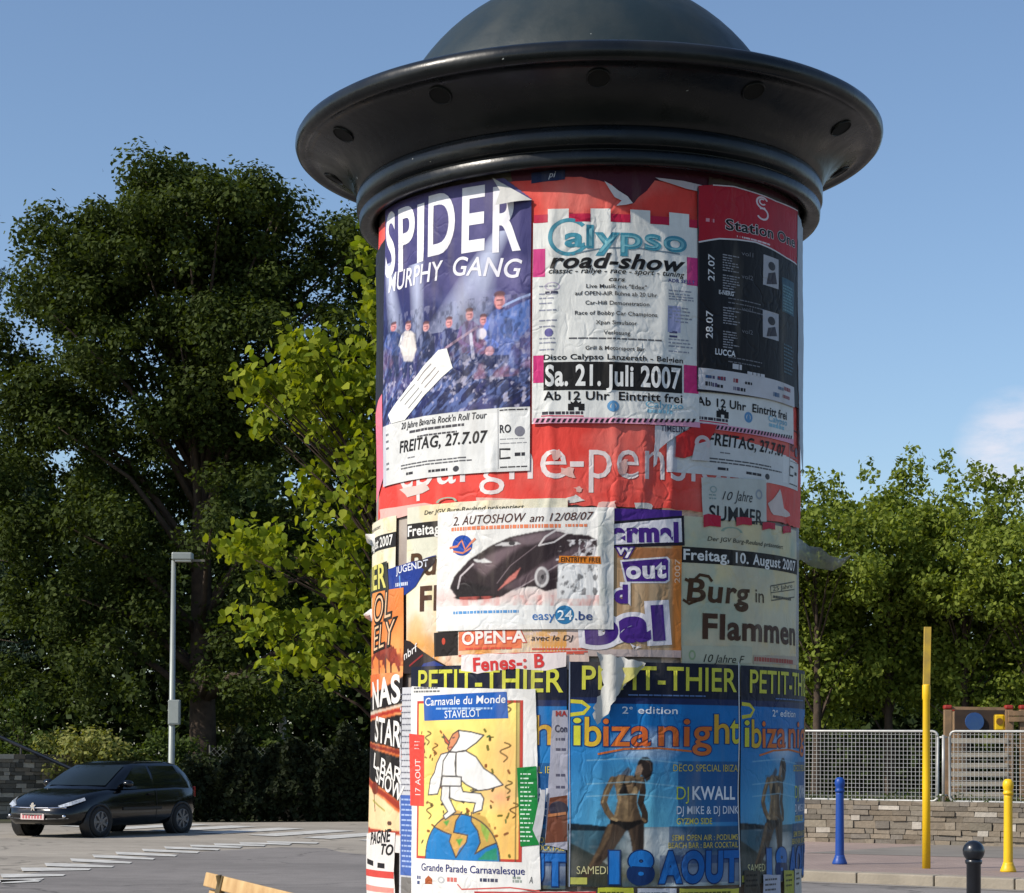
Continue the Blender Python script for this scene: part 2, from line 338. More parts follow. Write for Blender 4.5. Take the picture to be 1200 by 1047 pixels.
class Sheet:
    """one pasted sheet: the paper is the thing, its print are the parts"""
    def __init__(s, name, label, layer, ds=0.0, dz=0.0, cat='poster', group='posters pasted on the column'):
        s.name, s.label, s.layer, s.ds, s.dz, s.cat, s.group = name, label, layer, ds, dz, cat, group; s.o = None; s.org = None
    def sz(s, p):
        a, z = colsz(*p); return (a+s.ds, z+s.dz)
    def _emit(s, name, V, Fc, m, off, lift=None, part=None):
        tris = []
        for f in Fc:
            if len(f) == 3: tris.append(f)
            else: tris += [tuple(f[i] for i in t) for t in tessellate_polygon([[Vector((*V[i], 0)) for i in f]])]
        P, Fq = cut(V, tris)
        pts = [onto(x, y, off+(lift(x, y) if lift else 0)) for x, y in P]
        if s.org is None: s.org = sum(pts, Vector())/len(pts)
        me = bpy.data.meshes.new(name); me.from_pydata([p-s.org for p in pts], [], Fq); me.update()
        me.polygons.foreach_set('use_smooth', [True]*len(me.polygons)); me.materials.append(m)
        o = bpy.data.objects.new(name, me); COL.objects.link(o)
        if s.o is None:
            o.location = s.org; s.o = o; tag(o, s.label, s.cat, s.group)
        else: o.parent = part or s.o
        return o
    def base(s, pts, rgb, rag=0.0, step=.02, lift=None):
        P = [s.sz(p) for p in pts]
        if rag:
            Q = []
            for a, b in zip(P, P[1:]+P[:1]):
                n = max(1, int(math.hypot(b[0]-a[0], b[1]-a[1])/step))
                for i in range(n):
                    t = i/n; Q.append((a[0]+(b[0]-a[0])*t+random.uniform(-rag, rag), a[1]+(b[1]-a[1])*t+random.uniform(-rag, rag)))
            P = Q
        return s._emit(s.name, P, [tuple(range(len(P)))], paper(rgb), s.layer*.0016, lift)
    def rect(s, xl, xr, xref, yt, yb, rgb):
        sl0 = s.sz((xl, yt))[0]; sr0 = s.sz((xr, yt))[0]; zt = s.sz((xref, yt))[1]; zb = s.sz((xref, yb))[1]
        P = [(sl0, zb), (sr0, zb), (sr0, zt), (sl0, zt)]
        return s._emit(s.name, P, [(0, 1, 2, 3)], paper(rgb), s.layer*.0016)
    def poly(s, name, polys, rgb, k=1, px=True, part=None, lift=None):
        V = []; Fc = []
        for p in polys:
            Fc.append(tuple(range(len(V), len(V)+len(p)))); V += [s.sz(q) for q in p] if px else list(p)
        return s._emit(name, V, Fc, paper(rgb), s.layer*.0016+k*.0005, lift, part)
    def box(s, name, xl, xr, y0, y1, rgb, k=1, ref=None):
        """level rectangle: y0, y1 are read at column ref (default xl)"""
        ref = xl if ref is None else ref
        a = s.sz((xl, y0))[0]; b = s.sz((xr, y0))[0]; zt = s.sz((ref, y0))[1]; zb = s.sz((ref, y1))[1]
        return s.poly(name, [[(a, zb), (b, zb), (b, zt), (a, zt)]], rgb, k, px=False)
    def text(s, txt, xl, xr, y, h, rgb, bold=.0, it=0.0, yr=None, k=2, out=None, ow=.035, name='lettering', part=None):
        a = s.sz((xl, y)); b = s.sz((xr, yr if yr is not None else y))
        if yr is None: b = (b[0], a[1])
        hz = s.sz((xl, y-h))[1]-a[1]
        def lay(V, x0, x1):
            r = []
            for x, yy in V:
                u = (x-x0)/(x1-x0); v = yy/CAPH*hz
                dx, dy = b[0]-a[0], b[1]-a[1]; L = math.hypot(dx, dy) or 1
                r.append((a[0]+dx*u-dy/L*v, a[1]+dy*u+dx/L*v))
            return r
        res = 6 if h > 14 else 3
        V, Fc = glyphs(txt, bold, it, res); x0 = min(v[0] for v in V); x1 = max(v[0] for v in V)
        o = s._emit(name, lay(V, x0, x1), Fc, paper(rgb), s.layer*.0016+k*.0005, None, part)
        if out:
            V, Fc = glyphs2(txt, bold, it, res, ow)
            s._emit('lettering_outline', lay(V, x0, x1), Fc, paper(out), s.layer*.0016+(k-.7)*.0005, None, o)
        return o
    def vtext(s, txt, x, yb, yt, w, rgb, bold=.0, k=2, flip=False, name='lettering'):
        """text reading upwards, its baseline on the vertical at x, w = letter height in pixels to the left"""
        a = s.sz((x, yb)); z1 = s.sz((x, yt))[1]; wz = a[0]-s.sz((x-w, yb))[0]
        V, Fc = glyphs(txt, bold, 0); x0 = min(v[0] for v in V); x1 = max(v[0] for v in V)
        P = [(a[0]-v[1]/CAPH*wz, a[1]+(v[0]-x0)/(x1-x0)*(z1-a[1])) for v in V]
        if flip: P = [(2*a[0]-wz-q[0], z1+a[1]-q[1]) for q in P]
        return s._emit(name, P, Fc, paper(rgb), s.layer*.0016+k*.0005)
    def lines(s, name, xl, xr, ys, h, rgb, k=1, fill=.75, word=8, align='l'):
        """rows of print too small to read: broken word-long dashes"""
        P = []
        for y in ys:
            z0 = s.sz((xl, y))[1]; z1 = s.sz((xl, y-h))[1]; a = s.sz((xl, y))[0]; b = s.sz((xr, y))[0]
            L = (b-a)*random.uniform(fill, 1); x = a if align == 'l' else (a+b-L)/2; e = x+L
            while x < e:
                w = random.uniform(.4, 1.4)*word*.0026; w = min(w, e-x)
                if w > .002: P.append([(x, z0), (x+w, z0), (x+w, z1), (x, z1)])
                x += w+.0028
        return s.poly(name, P, rgb, k, px=False)
    def stroke(s, name, pts, wpx, rgb, k=1, px=True, part=None):
        P = [Vector(s.sz(p)) for p in pts] if px else [Vector(p) for p in pts]; w = wpx*.0026/2; V = []; Fc = []
        for i, p in enumerate(P):
            d = (P[min(i+1, len(P)-1)]-P[max(i-1, 0)]); d = d/(d.length or 1); n = Vector((-d.y, d.x))*w
            V += [tuple(p+n), tuple(p-n)]
            if i: Fc.append((2*i-2, 2*i-1, 2*i+1, 2*i))
        return s._emit(name, V, Fc, paper(rgb), s.layer*.0016+k*.0005, None, part)
    def disc(s, name, x, y, rx, ry, rgb, k=1, n=24, r0=0.0, a0=0, a1=360):
        c = s.sz((x, y)); rs_ = s.sz((x+rx, y))[0]-c[0]; rz = s.sz((x, y-ry))[1]-c[1]
        ang = [rad(a0+(a1-a0)*i/n) for i in range(n+1)]
        V = [(c[0]+rs_*math.cos(t), c[1]+rz*math.sin(t)) for t in ang]
        if r0:
            V += [(c[0]+rs_*r0*math.cos(t), c[1]+rz*r0*math.sin(t)) for t in ang]
            Fc = [(i, i+1, n+2+i, n+1+i) for i in range(n)]
        else: V.append(c); Fc = [(i, i+1, n+1) for i in range(n)]
        return s._emit(name, V, Fc, paper(rgb), s.layer*.0016+k*.0005)
    # printed pictures: a fine grid of paper whose ink is a colour per vertex
    def canvas(s, xl, xr, xref, yt, yb, cell=.0021):
        s.c0 = s.sz((xl, yt))[0]; s.c1 = s.sz((xr, yt))[0]; s.z1 = s.sz((xref, yt))[1]; s.z0 = s.sz((xref, yb))[1]
        nx = max(2, int((s.c1-s.c0)/cell)); ny = max(2, int((s.z1-s.z0)/cell))
        s.S, s.Z = np.meshgrid(np.linspace(s.c0, s.c1, nx+1), np.linspace(s.z0, s.z1, ny+1))
        s.U = (s.S-s.c0)/(s.c1-s.c0); s.V = (s.z1-s.Z)/(s.z1-s.z0)       # v runs downwards
        s.ink = np.ones(s.S.shape+(3,)); s.nx, s.ny = nx, ny; s.hole = np.zeros(s.S.shape, bool)
    def inside(s, pts, px=True):
        P = [s.sz(p) for p in pts] if px else [(s.c0+u*(s.c1-s.c0), s.z1-v*(s.z1-s.z0)) for u, v in pts]
        m = np.zeros(s.S.shape, bool)
        for (ax, ay), (bx, by) in zip(P, P[1:]+P[:1]):
            if ay == by: continue
            cnd = ((ay > s.Z) != (by > s.Z)) & (s.S < (bx-ax)*(s.Z-ay)/(by-ay)+ax); m ^= cnd
        return m
    def put(s, m, rgb, a=1.0):
        m = np.asarray(m, float)*a; s.ink = s.ink*(1-m[..., None])+np.array(C(*rgb))*m[..., None]
    def fillp(s, pts, rgb, a=1.0, px=True, soft=1):
        m = s.inside(pts, px).astype(float)
        for _ in range(soft):
            q = np.pad(m, 1, mode='edge'); m = (q[:-2, 1:-1]+q[2:, 1:-1]+q[1:-1, :-2]+q[1:-1, 2:]+2*m)/6
        s.put(m, rgb, a)
    def ell(s, x, y, rx, ry, rgb, a=1.0, soft=.15):
        c = s.sz((x, y)); q = s.sz((x+rx, y))[0]-c[0]; w = s.sz((x, y-ry))[1]-c[1]
        d = np.sqrt(((s.S-c[0])/q)**2+((s.Z-c[1])/w)**2); s.put(np.clip((1-d)/soft, 0, 1), rgb, a)
    def line(s, pts, wpx, rgb, a=1.0, px=True):
        P = [s.sz(p) for p in pts] if px else [(s.c0+u*(s.c1-s.c0), s.z1-v*(s.z1-s.z0)) for u, v in pts]
        w = wpx*.0026/2; m = np.zeros(s.S.shape)
        for (ax, ay), (bx, by) in zip(P, P[1:]):
            L2 = (bx-ax)**2+(by-ay)**2 or 1e-9
            t = np.clip(((s.S-ax)*(bx-ax)+(s.Z-ay)*(by-ay))/L2, 0, 1)
            d = np.hypot(s.S-ax-t*(bx-ax), s.Z-ay-t*(by-ay)); m = np.maximum(m, np.clip((w-d)/.0015+.5, 0, 1))
        s.put(m, rgb, a)
    def bake(s, name=None, k=0, part=False):
        nx, ny = s.nx, s.ny; off = s.layer*.0016+k*.0005
        P = onto_many(s.S.ravel(), s.Z.ravel(), off)
        if s.org is None: s.org = Vector(P.mean(0))
        P = P-np.array(s.org)
        idx = np.arange((nx+1)*(ny+1)).reshape(ny+1, nx+1)
        q = np.stack([idx[:-1, :-1], idx[:-1, 1:], idx[1:, 1:], idx[1:, :-1]], -1).reshape(-1, 4)
        hc = s.hole[:-1, :-1].ravel(); q = q[~hc]
        o = quads(name or s.name, P, q, art_paper(), 'ink', np.clip(s.ink, 0, 1).reshape(-1, 3))
        if s.o is None: o.location = s.org; s.o = o; tag(o, s.label, s.cat, s.group)
        else: o.parent = s.o
        return o
def quads(name, V, q, m, attr=None, cols=None, smooth=True):
    me = bpy.data.meshes.new(name); q = np.asarray(q, np.int32); V = np.asarray(V, np.float32)
    me.vertices.add(len(V)); me.vertices.foreach_set('co', V.ravel())
    me.loops.add(q.size); me.loops.foreach_set('vertex_index', q.ravel())
    me.polygons.add(len(q)); me.polygons.foreach_set('loop_start', np.arange(0, q.size, q.shape[1], dtype=np.int32))
    me.update(calc_edges=True)
    if smooth: me.polygons.foreach_set('use_smooth', np.ones(len(q), bool))
    if attr:
        a = me.color_attributes.new(attr, 'FLOAT_COLOR', 'POINT')
        a.data.foreach_set('color', np.concatenate([cols, np.ones((len(cols), 1))], 1).astype(np.float32).ravel())
    me.materials.append(m); o = bpy.data.objects.new(name, me); COL.objects.link(o); return o

# ---------------------------------------------------------------- ground, road, pavement
GRASS = mat('grass_soil', C(62, 66, 34), rough=.95, col2=C(48, 42, 28), scale=.9, bump=.5, bscale=8)
tag(sheet_mesh('ground', [(-900, -60, -.02), (900, -60, -.02), (900, 1800, -.02), (-900, 1800, -.02)], GRASS), kind='structure')
ROAD = bpy.data.materials.new('asphalt_pale'); ROAD.use_nodes = True
DARKROAD = bpy.data.materials.new('asphalt_dark'); DARKROAD.use_nodes = True
far_l, far_r = gnd(-400, 967), gnd(700, 962)
e = (far_r-far_l).normalized()
tag(sheet_mesh('road', [far_l-e*60, far_l+e*90, (70, 4, 0), (-70, 4, 0)], ROAD), kind='structure')
seam = [(-420, 1112), (-150, 1058), (0, 1032), (60, 1019), (130, 1008), (230, 998.5), (330, 993), (382, 994), (400, 999), (440, 1003), (560, 1010), (700, 1016)]
def asphalt(m, c, dirx, seed):
    n = m.node_tree; b = n.nodes['Principled BSDF']; b.inputs['Roughness'].default_value = .88; b.inputs['Specular IOR Level'].default_value = .3; g = n.nodes.new('ShaderNodeNewGeometry')
    def noise(sc, det, v, off=0.0, rot=0.0):
        mp_ = n.nodes.new('ShaderNodeMapping'); mp_.inputs['Scale'].default_value = v; mp_.inputs['Location'].default_value = (off, off, 0); mp_.inputs['Rotation'].default_value = (0, 0, rot); q = n.nodes.new('ShaderNodeTexNoise'); q.inputs['Scale'].default_value = sc; q.inputs['Detail'].default_value = det
        n.links.new(g.outputs['Position'], mp_.inputs['Vector']); n.links.new(mp_.outputs['Vector'], q.inputs['Vector']); return q.outputs['Fac']
    def rng(src, a, b_, c0, d0):
        r = n.nodes.new('ShaderNodeMapRange'); r.inputs['From Min'].default_value = a; r.inputs['From Max'].default_value = b_; r.inputs['To Min'].default_value = c0; r.inputs['To Max'].default_value = d0; n.links.new(src, r.inputs['Value']); return r.outputs['Result']
    def mul(a, b_):
        q = n.nodes.new('ShaderNodeMath'); q.operation = 'MULTIPLY'; n.links.new(a, q.inputs[0]); n.links.new(b_, q.inputs[1]); return q.outputs[0]
    f = mul(mul(rng(noise(.5, 6, (.22, 1, 1), seed, dirx), .35, .65, .80, 1.1), rng(noise(3, 9, (1, 1, 1), seed), .3, .7, .88, 1.08)), rng(noise(40, 4, (1, 1, 1)), .3, .7, .85, 1.12))
    vo = n.nodes.new('ShaderNodeTexVoronoi'); vo.feature = 'DISTANCE_TO_EDGE'; vo.inputs['Scale'].default_value = .22; ad = n.nodes.new('ShaderNodeVectorMath'); ad.operation = 'MULTIPLY_ADD'; ad.inputs[1].default_value = (2.5, 2.5, 0)
    wn_ = n.nodes.new('ShaderNodeTexNoise'); wn_.inputs['Scale'].default_value = .8; wn_.inputs['Detail'].default_value = 6; n.links.new(g.outputs['Position'], wn_.inputs['Vector']); n.links.new(wn_.outputs['Color'], ad.inputs[0]); n.links.new(g.outputs['Position'], ad.inputs[2]); n.links.new(ad.outputs[0], vo.inputs['Vector'])
    f = mul(f, rng(vo.outputs['Distance'], .004, .012, .62, 1.0)); f = mul(f, rng(noise(1.1, 3, (1, 1, 1), seed+5), .66, .72, 1.0, .72))
    mi = n.nodes.new('ShaderNodeMix'); mi.data_type = 'RGBA'; mi.blend_type = 'MULTIPLY'; mi.inputs['Factor'].default_value = 1; mi.inputs['A'].default_value = (*c, 1); n.links.new(f, mi.inputs['B']); n.links.new(mi.outputs['Result'], b.inputs['Base Color'])
asphalt(ROAD, C(156, 148, 136), 0.0, 2.0); asphalt(DARKROAD, C(126, 121, 117), .3, 7.0)
P = [gnd(x, y, .004) for x, y in seam]+[Vector((9, 22, .004)), Vector((9, 4.5, .004)), Vector((-60, 4.5, .004))]
tag(sheet_mesh('junction_road', P, DARKROAD), kind='structure')
kA, kB = gnd(934, 1033), gnd(1200, 1044); kd = (kB-kA).normalized()
wA, wB = gnd(934, 986, .13), gnd(1200, 993, .13); wd_ = (wB-wA).normalized()
kL, kR = kA-kd*3.2, kA+kd*30; wL, wR = wA-wd_*3.5, wA+wd_*34
PAVE = mat('pavement_slabs', C(164, 136, 122), rough=.9, col2=C(146, 128, 118), scale=.7, bump=.2, bscale=30)
def brickmat(m, c1, c2, mo, sc, bw=.5, rh=.25):
    n = m.node_tree; b = n.nodes['Principled BSDF']; t = n.nodes.new('ShaderNodeTexBrick'); g = n.nodes.new('ShaderNodeNewGeometry')
    t.inputs['Color1'].default_value = (*c1, 1); t.inputs['Color2'].default_value = (*c2, 1); t.inputs['Mortar'].default_value = (*mo, 1)
    t.inputs['Scale'].default_value = sc; t.inputs['Mortar Size'].default_value = .012; t.inputs['Brick Width'].default_value = bw; t.inputs['Row Height'].default_value = rh
    no = n.nodes.new('ShaderNodeTexNoise'); no.inputs['Scale'].default_value = .35; no.inputs['Detail'].default_value = 6
    n.links.new(g.outputs['Position'], no.inputs['Vector']); n.links.new(g.outputs['Position'], t.inputs['Vector'])
    r = n.nodes.new('ShaderNodeMapRange'); r.inputs['From Min'].default_value = .35; r.inputs['From Max'].default_value = .65; r.inputs['To Min'].default_value = .78; r.inputs['To Max'].default_value = 1.08
    n.links.new(no.outputs['Fac'], r.inputs['Value'])
    mi = n.nodes.new('ShaderNodeMix'); mi.data_type = 'RGBA'; mi.blend_type = 'MULTIPLY'; mi.inputs['Factor'].default_value = 1
    n.links.new(t.outputs['Color'], mi.inputs['A']); n.links.new(r.outputs['Result'], mi.inputs['B']); n.links.new(mi.outputs['Result'], b.inputs['Base Color'])
PAVE = bpy.data.materials.new('pavement_paving'); PAVE.use_nodes = True; PAVE.node_tree.nodes['Principled BSDF'].inputs['Roughness'].default_value = .9
brickmat(PAVE, C(158, 138, 128), C(144, 126, 118), C(122, 112, 106), 2.5)
GREYPAVE = mat('pavement_grey', C(128, 122, 114), rough=.9, vary=.25, scale=1.2, bump=.2, bscale=30)
KERB = mat('kerb_stone', C(158, 148, 132), rough=.9, vary=.25, scale=2.5, bump=.3, bscale=25)
perp = Vector((-kd.y, kd.x, 0))
def prism(name, pts, z0, z1, m):
    bm = bmesh.new(); a = [bm.verts.new((p[0], p[1], z1)) for p in pts]; b = [bm.verts.new((p[0], p[1], z0)) for p in pts]
    bm.faces.new(a)
    for i in range(len(pts)): bm.faces.new((a[i], b[i], b[(i+1) % len(pts)], a[(i+1) % len(pts)]))
    return obj(name, bm, m)
tag(prism('pavement', [kL+perp*.3, kR+perp*.3, wR, wL], -.01, .13, PAVE), kind='structure')
g0, g1 = gnd(1000, 1003, .134), gnd(1240, 1012, .134)
tag(sheet_mesh('pavement_grey_strip', [g0+Vector((-.6, .8, 0)), g1-Vector((-5, .9, 0)), (wR.x, wR.y-.05, .134), (wA.x+2.2, (wA+wd_*2.2).y-.05, .134)], GREYPAVE), kind='structure')
bm = bmesh.new(); x = 0.0; L = (kR-kL).length; yaw = Matrix.Rotation(math.atan2(kd.y, kd.x), 3, 'Z')
while x < L:
    c = kL+kd*(x+.497)+perp*.146; box(bm, Vector((c.x, c.y, .062)), (.985, .295, .15+random.uniform(-.004, .004)), yaw); x += 1.0
tag(obj('kerb', bm, KERB, None, bevel=.015), kind='structure')
gp = kL-perp*.14
tag(sheet_mesh('gutter', [kL-perp*.28+Vector((0, 0, .008)), kR-perp*.28+Vector((0, 0, .008)), kR+Vector((0, 0, .008)), kL+Vector((0, 0, .008))], mat('gutter_concrete', C(140, 134, 126), rough=.9, vary=.25, scale=3)), kind='structure')
# painted markings
PAINT = mat('road_paint', C(208, 206, 200), rough=.8, col2=C(164, 162, 156), scale=4, detail=8)
def marks(name, quads_, z=.012):
    bm = bmesh.new()
    for q in quads_:
        f = bm.faces.new([bm.verts.new(p) for p in q])
    for v in bm.verts: v.co.z = z
    o = obj(name, bm, PAINT); tag(o, kind='structure'); return o
b0, b1 = gnd(230, 976.5), gnd(418, 985.5); st = (b1-b0)/3; ln = Vector((1.25, 3.1, 0))
Q = []
for k in range(-4, 9):
    p = b0+st*k; w = st.normalized()*.8; Q.append([p, p+w, p+w+ln, p+ln])
marks('zebra_crossing', Q)
Q = []
for x0, y0, x1, y1, th in [(-60, 1036.5, 40, 1031, 3.6), (0, 1027.5, 65, 1026.5, 3.4), (0, 1034.5, 36, 1033.5, 3), (24, 1030.5-10.6, 95, 1021.8-2, 3.2), (52, 1014.3, 122, 1016.5, 3), (82, 1008.8, 143, 1012, 2.8), (108, 1004.2, 170, 1007.4, 2.6), (135, 1000.8, 196, 1003.6, 2.4), (166, 997.2, 222, 999.7, 2.2), (192, 994.3, 246, 996.4, 2.0), (222, 992, 272, 993.6, 1.9), (250, 990.4, 300, 991.6, 1.7), (280, 988.9, 330, 990, 1.5), (312, 987.6, 362, 988.6, 1.4)]:
    x1 += 12; Q.append([gnd(x0, y0-th*.6), gnd(x0+(x1-x0)*.55, (y0+y1)/2-th*.5), gnd(x1, y1-.5), gnd(x1-3, y1+1.2), gnd(x0+(x1-x0)*.3, (y0*.7+y1*.3)+th*.65), gnd(x0+2, y0+th*.65)])
marks('hatched_marking', Q, .013)

# ---------------------------------------------------------------- stone wall with mesh fence
def attr_mat(name, attr, rough=.9, bump=.4, bscale=18, rnd=.25):
    m = bpy.data.materials.new(name); m.use_nodes = True; n = m.node_tree; b = n.nodes['Principled BSDF']; b.inputs['Roughness'].default_value = rough
    a = n.nodes.new('ShaderNodeAttribute'); a.attribute_name = attr; g = n.nodes.new('ShaderNodeNewGeometry')
    no = n.nodes.new('ShaderNodeTexNoise'); no.inputs['Scale'].default_value = bscale; no.inputs['Detail'].default_value = 6; n.links.new(g.outputs['Position'], no.inputs['Vector'])
    r = n.nodes.new('ShaderNodeMapRange'); r.inputs['To Min'].default_value = 1-rnd; r.inputs['To Max'].default_value = 1+rnd; n.links.new(no.outputs['Fac'], r.inputs['Value'])
    mi = n.nodes.new('ShaderNodeMix'); mi.data_type = 'RGBA'; mi.blend_type = 'MULTIPLY'; mi.inputs['Factor'].default_value = 1
    n.links.new(a.outputs['Color'], mi.inputs['A']); n.links.new(r.outputs['Result'], mi.inputs['B']); n.links.new(mi.outputs['Result'], b.inputs['Base Color'])
    bp = n.nodes.new('ShaderNodeBump'); bp.inputs['Strength'].default_value = bump; bp.inputs['Distance'].default_value = .03
    n.links.new(no.outputs['Fac'], bp.inputs['Height']); n.links.new(bp.outputs['Normal'], b.inputs['Normal']); return m
STONE = attr_mat('wall_stone', 'stone')
def stone_wall(name, label, A, B, z0, h, depth, palette, course=.105):
    """coursed rubble wall from A to B, its front face on that line"""
    d = (B-A); L = d.length; d.normalize(); n = Vector((-d.y, d.x, 0)); rot = Matrix.Rotation(math.atan2(d.y, d.x), 3, 'Z')
    bm = bmesh.new(); ca = bm.verts.layers.float_color.new('stone')
    z = z0
    while z < z0+h-.02:
        ch = min(course*random.uniform(.75, 1.25), z0+h-z); x = random.uniform(-.2, 0)
        if z0+h-z-ch < .05: ch = z0+h-z
        while x < L:
            w = random.uniform(.12, .40); dp = random.uniform(-.02, .02)
            c = A+d*(x+w/2)+n*(depth/2+dp); vs = box(bm, Vector((c.x, c.y, z+ch/2)), (w-.008, depth, ch-.008), rot)
            col = Vector(random.choice(palette))*random.uniform(.75, 1.2)
            for v in vs: v[ca] = (*col, 1); v.co += Vector((random.uniform(-.008, .008), random.uniform(-.008, .008), random.uniform(-.005, .005)))
            x += w
        z += ch
    vs = box(bm, Vector(((A+B).x/2, (A+B).y/2, z0+h/2-.01))+n*(depth/2+.03), (L, depth-.05, h-.02), rot)
    for v in vs: v[ca] = (*C(92, 86, 76), 1)
    o = obj(name, bm, STONE); tag(o, label, 'wall'); return o
WALLH = .72
stone_wall('stone_wall', 'low grey brown wall of coursed stone under the mesh fence', Vector((wL.x, wL.y, 0)), Vector((wR.x, wR.y, 0)), .12, WALLH, .35,
           [C(128, 117, 102), C(116, 107, 95), C(132, 123, 108), C(112, 105, 96), C(122, 111, 96), C(130, 119, 104), C(120, 112, 100), C(136, 125, 110), C(126, 114, 98), C(118, 110, 98), C(176, 168, 156)])
# earth retained by the wall
bm = bmesh.new(); wn = Vector((-wd_.y, wd_.x, 0))
tp_ = [wL+wn*.3, wR+wn*.3, wR+wn*16, wL+wn*16]; bt_ = [wL+wn*.3, wR+wn*.3, wR+wn*19, wL-wd_*3+wn*19]
va = [bm.verts.new((p[0], p[1], .70)) for p in tp_]; vb = [bm.verts.new((p[0], p[1], -.015)) for p in bt_]; bm.faces.new(va)
for i in range(4): bm.faces.new((va[i], vb[i], vb[(i+1) % 4], va[(i+1) % 4]))
tag(obj('playground_ground', bm, GRASS), kind='structure')
FENCE = mat('galvanised_steel', C(178, 178, 174), rough=.45, metal=.3, vary=.2, scale=9)
def wallpt(px, py, back=.12):
    d = ray(px, py); o = wA+wn*back
    t = (o-CAM).dot(wn)/d.dot(wn); return CAM+d*t
fence = empty('mesh_fence', Vector((wallpt(1106, 930).x, wallpt(1106, 930).y, .84)))
tag(fence, 'galvanised wire mesh fence in tube frames standing on the low stone wall', 'fence')
ztop = wallpt(1000, 857).z; zbot = wallpt(1000, 937.5).z
inv = Matrix.Translation(-fence.location)
def panel(xa, xb):
    """panel between two distances along the wall from wA"""
    o = wA+wn*.12; q = lambda t, z: Vector((*(o+wd_*t).xy, z))-fence.location
    bm = bmesh.new(); r = .09; pts = []
    for cx_, cz_, a0 in ((xb-r, ztop-r, 0), (xa+r, ztop-r, 90), (xa+r, zbot+r, 180), (xb-r, zbot+r, 270)):
        for k in range(5):
            a = rad(a0+90*k/4); pts.append(q(cx_+r*math.cos(a), cz_+r*math.sin(a)))
    tube(bm, pts+[pts[0]], .021, 8); f = obj('panel_frame', bm, FENCE, fence, True)
    bm = bmesh.new(); t = xa+.07
    while t < xb-.03:
        tube(bm, [q(t, zbot), q(t, ztop)], .0048, 4, False); t += .0685
    z = zbot+.07
    while z < ztop-.03:
        tube(bm, [q(xa, z)+wn*.009, q(xb, z)+wn*.009], .0048, 4, False); z += .0685
    obj('wire_mesh', bm, FENCE, f)
tpost = (wallpt(1105.5, 930)-wA-wn*.12).dot(wd_)
te = (wallpt(1099, 930)-wA-wn*.12).dot(wd_); ts = (wallpt(1113, 930)-wA-wn*.12).dot(wd_)
PW = 3.05; step = PW+(ts-te)
for k in range(-1, 4):
    a = ts+k*step
    panel(a, a+PW)
for k in range(-1, 5):
    t = tpost+k*step; o = wA+wn*.12+wd_*t
    bm = bmesh.new(); tube(bm, [Vector((o.x, o.y, .80))-fence.location, Vector((o.x, o.y, ztop-.06))-fence.location], .024, 8)
    for z in (ztop-.1, zbot+.1): box(bm, Vector((o.x, o.y, z))-fence.location, (.13, .02, .03))
    obj('post', bm, FENCE, fence, True)

# ---------------------------------------------------------------- bollards and poles
BLUE = cap_paint('blue_paint', C(17, 66, 146), .42, .22)
YEL = cap_paint('yellow_paint', C(228, 184, 22), .42, .25)
def bollard(name, label, px, py, m, h, loc=None, k=.8):
    p = loc or gnd(px, py, .13); o = empty(name, p); tag(o, label, 'bollard')
    bm = bmesh.new(); lathe(bm, [(0, 0), (.125*k, 0), (.125*k, .02), (.105*k, .06), (.085*k, .10), (.082*k, .12), (0, .12)], 24); obj('foot', bm, m, o, True)
    bm = bmesh.new(); lathe(bm, [(.074*k, .10), (.066*k, h-.24), (.066*k, h-.17), (.0, h-.17)], 24); obj('shaft', bm, m, o, True)
    bm = bmesh.new(); lathe(bm, [(0, h-.2), (.08*k, h-.2), (.08*k, h-.17), (.066*k, h-.155), (.07*k, h-.14), (.084*k, h-.1), (.087*k, h-.075), (.078*k, h-.035), (.05*k, h-.006), (0, h)], 24); obj('knob', bm, m, o, True)
bollard('bollard', 'blue bollard on the pavement before the stone wall', 984, 1013, BLUE, 1.16)
bollard('bollard', 'short yellow bollard with a round knob on the pavement at the right', 1181.5, 1022, YEL, 1.17)
BLK = mat('black_iron', C(26, 30, 38), rough=.3, vary=.3, scale=20, coat=.3, bump=.05, bscale=80)
bp_ = at(1141, 985, 12.0)
o = empty('bollard', Vector((bp_.x, bp_.y, 0))); tag(o, 'black bollard with a ball head standing nearest in the foreground', 'bollard')
hb = bp_.z
bm = bmesh.new(); lathe(bm, [(0, 0), (.075, 0), (.075, .05), (.05, .09), (.04, .12), (.04, hb-.135), (.047, hb-.128), (.047, hb-.112), (.036, hb-.104), (0, hb-.104)], 28); obj('shaft', bm, BLK, o, True)
bm = bmesh.new(); bmesh.ops.create_uvsphere(bm, u_segments=28, v_segments=18, radius=.061, matrix=Matrix.Translation((0, 0, hb-.061))); obj('ball', bm, BLK, o, True)
# yellow signless pole: lower tube, older channel bolted on top
p = gnd(1085.5, 1018, .13); o = empty('sign_pole', p); tag(o, 'tall thin yellow pole without a sign in front of the mesh fence', 'pole')
ztj = at(1090, 806, p.y).z-.13; ztt = at(1091.5, 735, p.y).z-.13
bm = bmesh.new(); lathe(bm, [(0, 0), (.055, 0), (.052, ztj*.45), (.046, ztj*.93), (.054, ztj*.94), (.054, ztj+.02), (.046, ztj+.04), (0, ztj+.04)], 16); obj('tube', bm, YEL, o, True)
bm = bmesh.new(); ch = [(-.042, -.03), (.042, -.03), (.042, .03), (.03, .03), (.03, -.02), (-.03, -.02), (-.03, .03), (-.042, .03)]
lo = [bm.verts.new((x, y, ztj-.05)) for x, y in ch]; hi = [bm.verts.new((x+.015, y, ztt)) for x, y in ch]
for i in range(8): bm.faces.new((lo[i], lo[(i+1) % 8], hi[(i+1) % 8], hi[i]))
bm.faces.new(hi); obj('channel', bm, mat('faded_yellow', C(206, 172, 56), rough=.6, col2=C(150, 126, 66), scale=5), o)
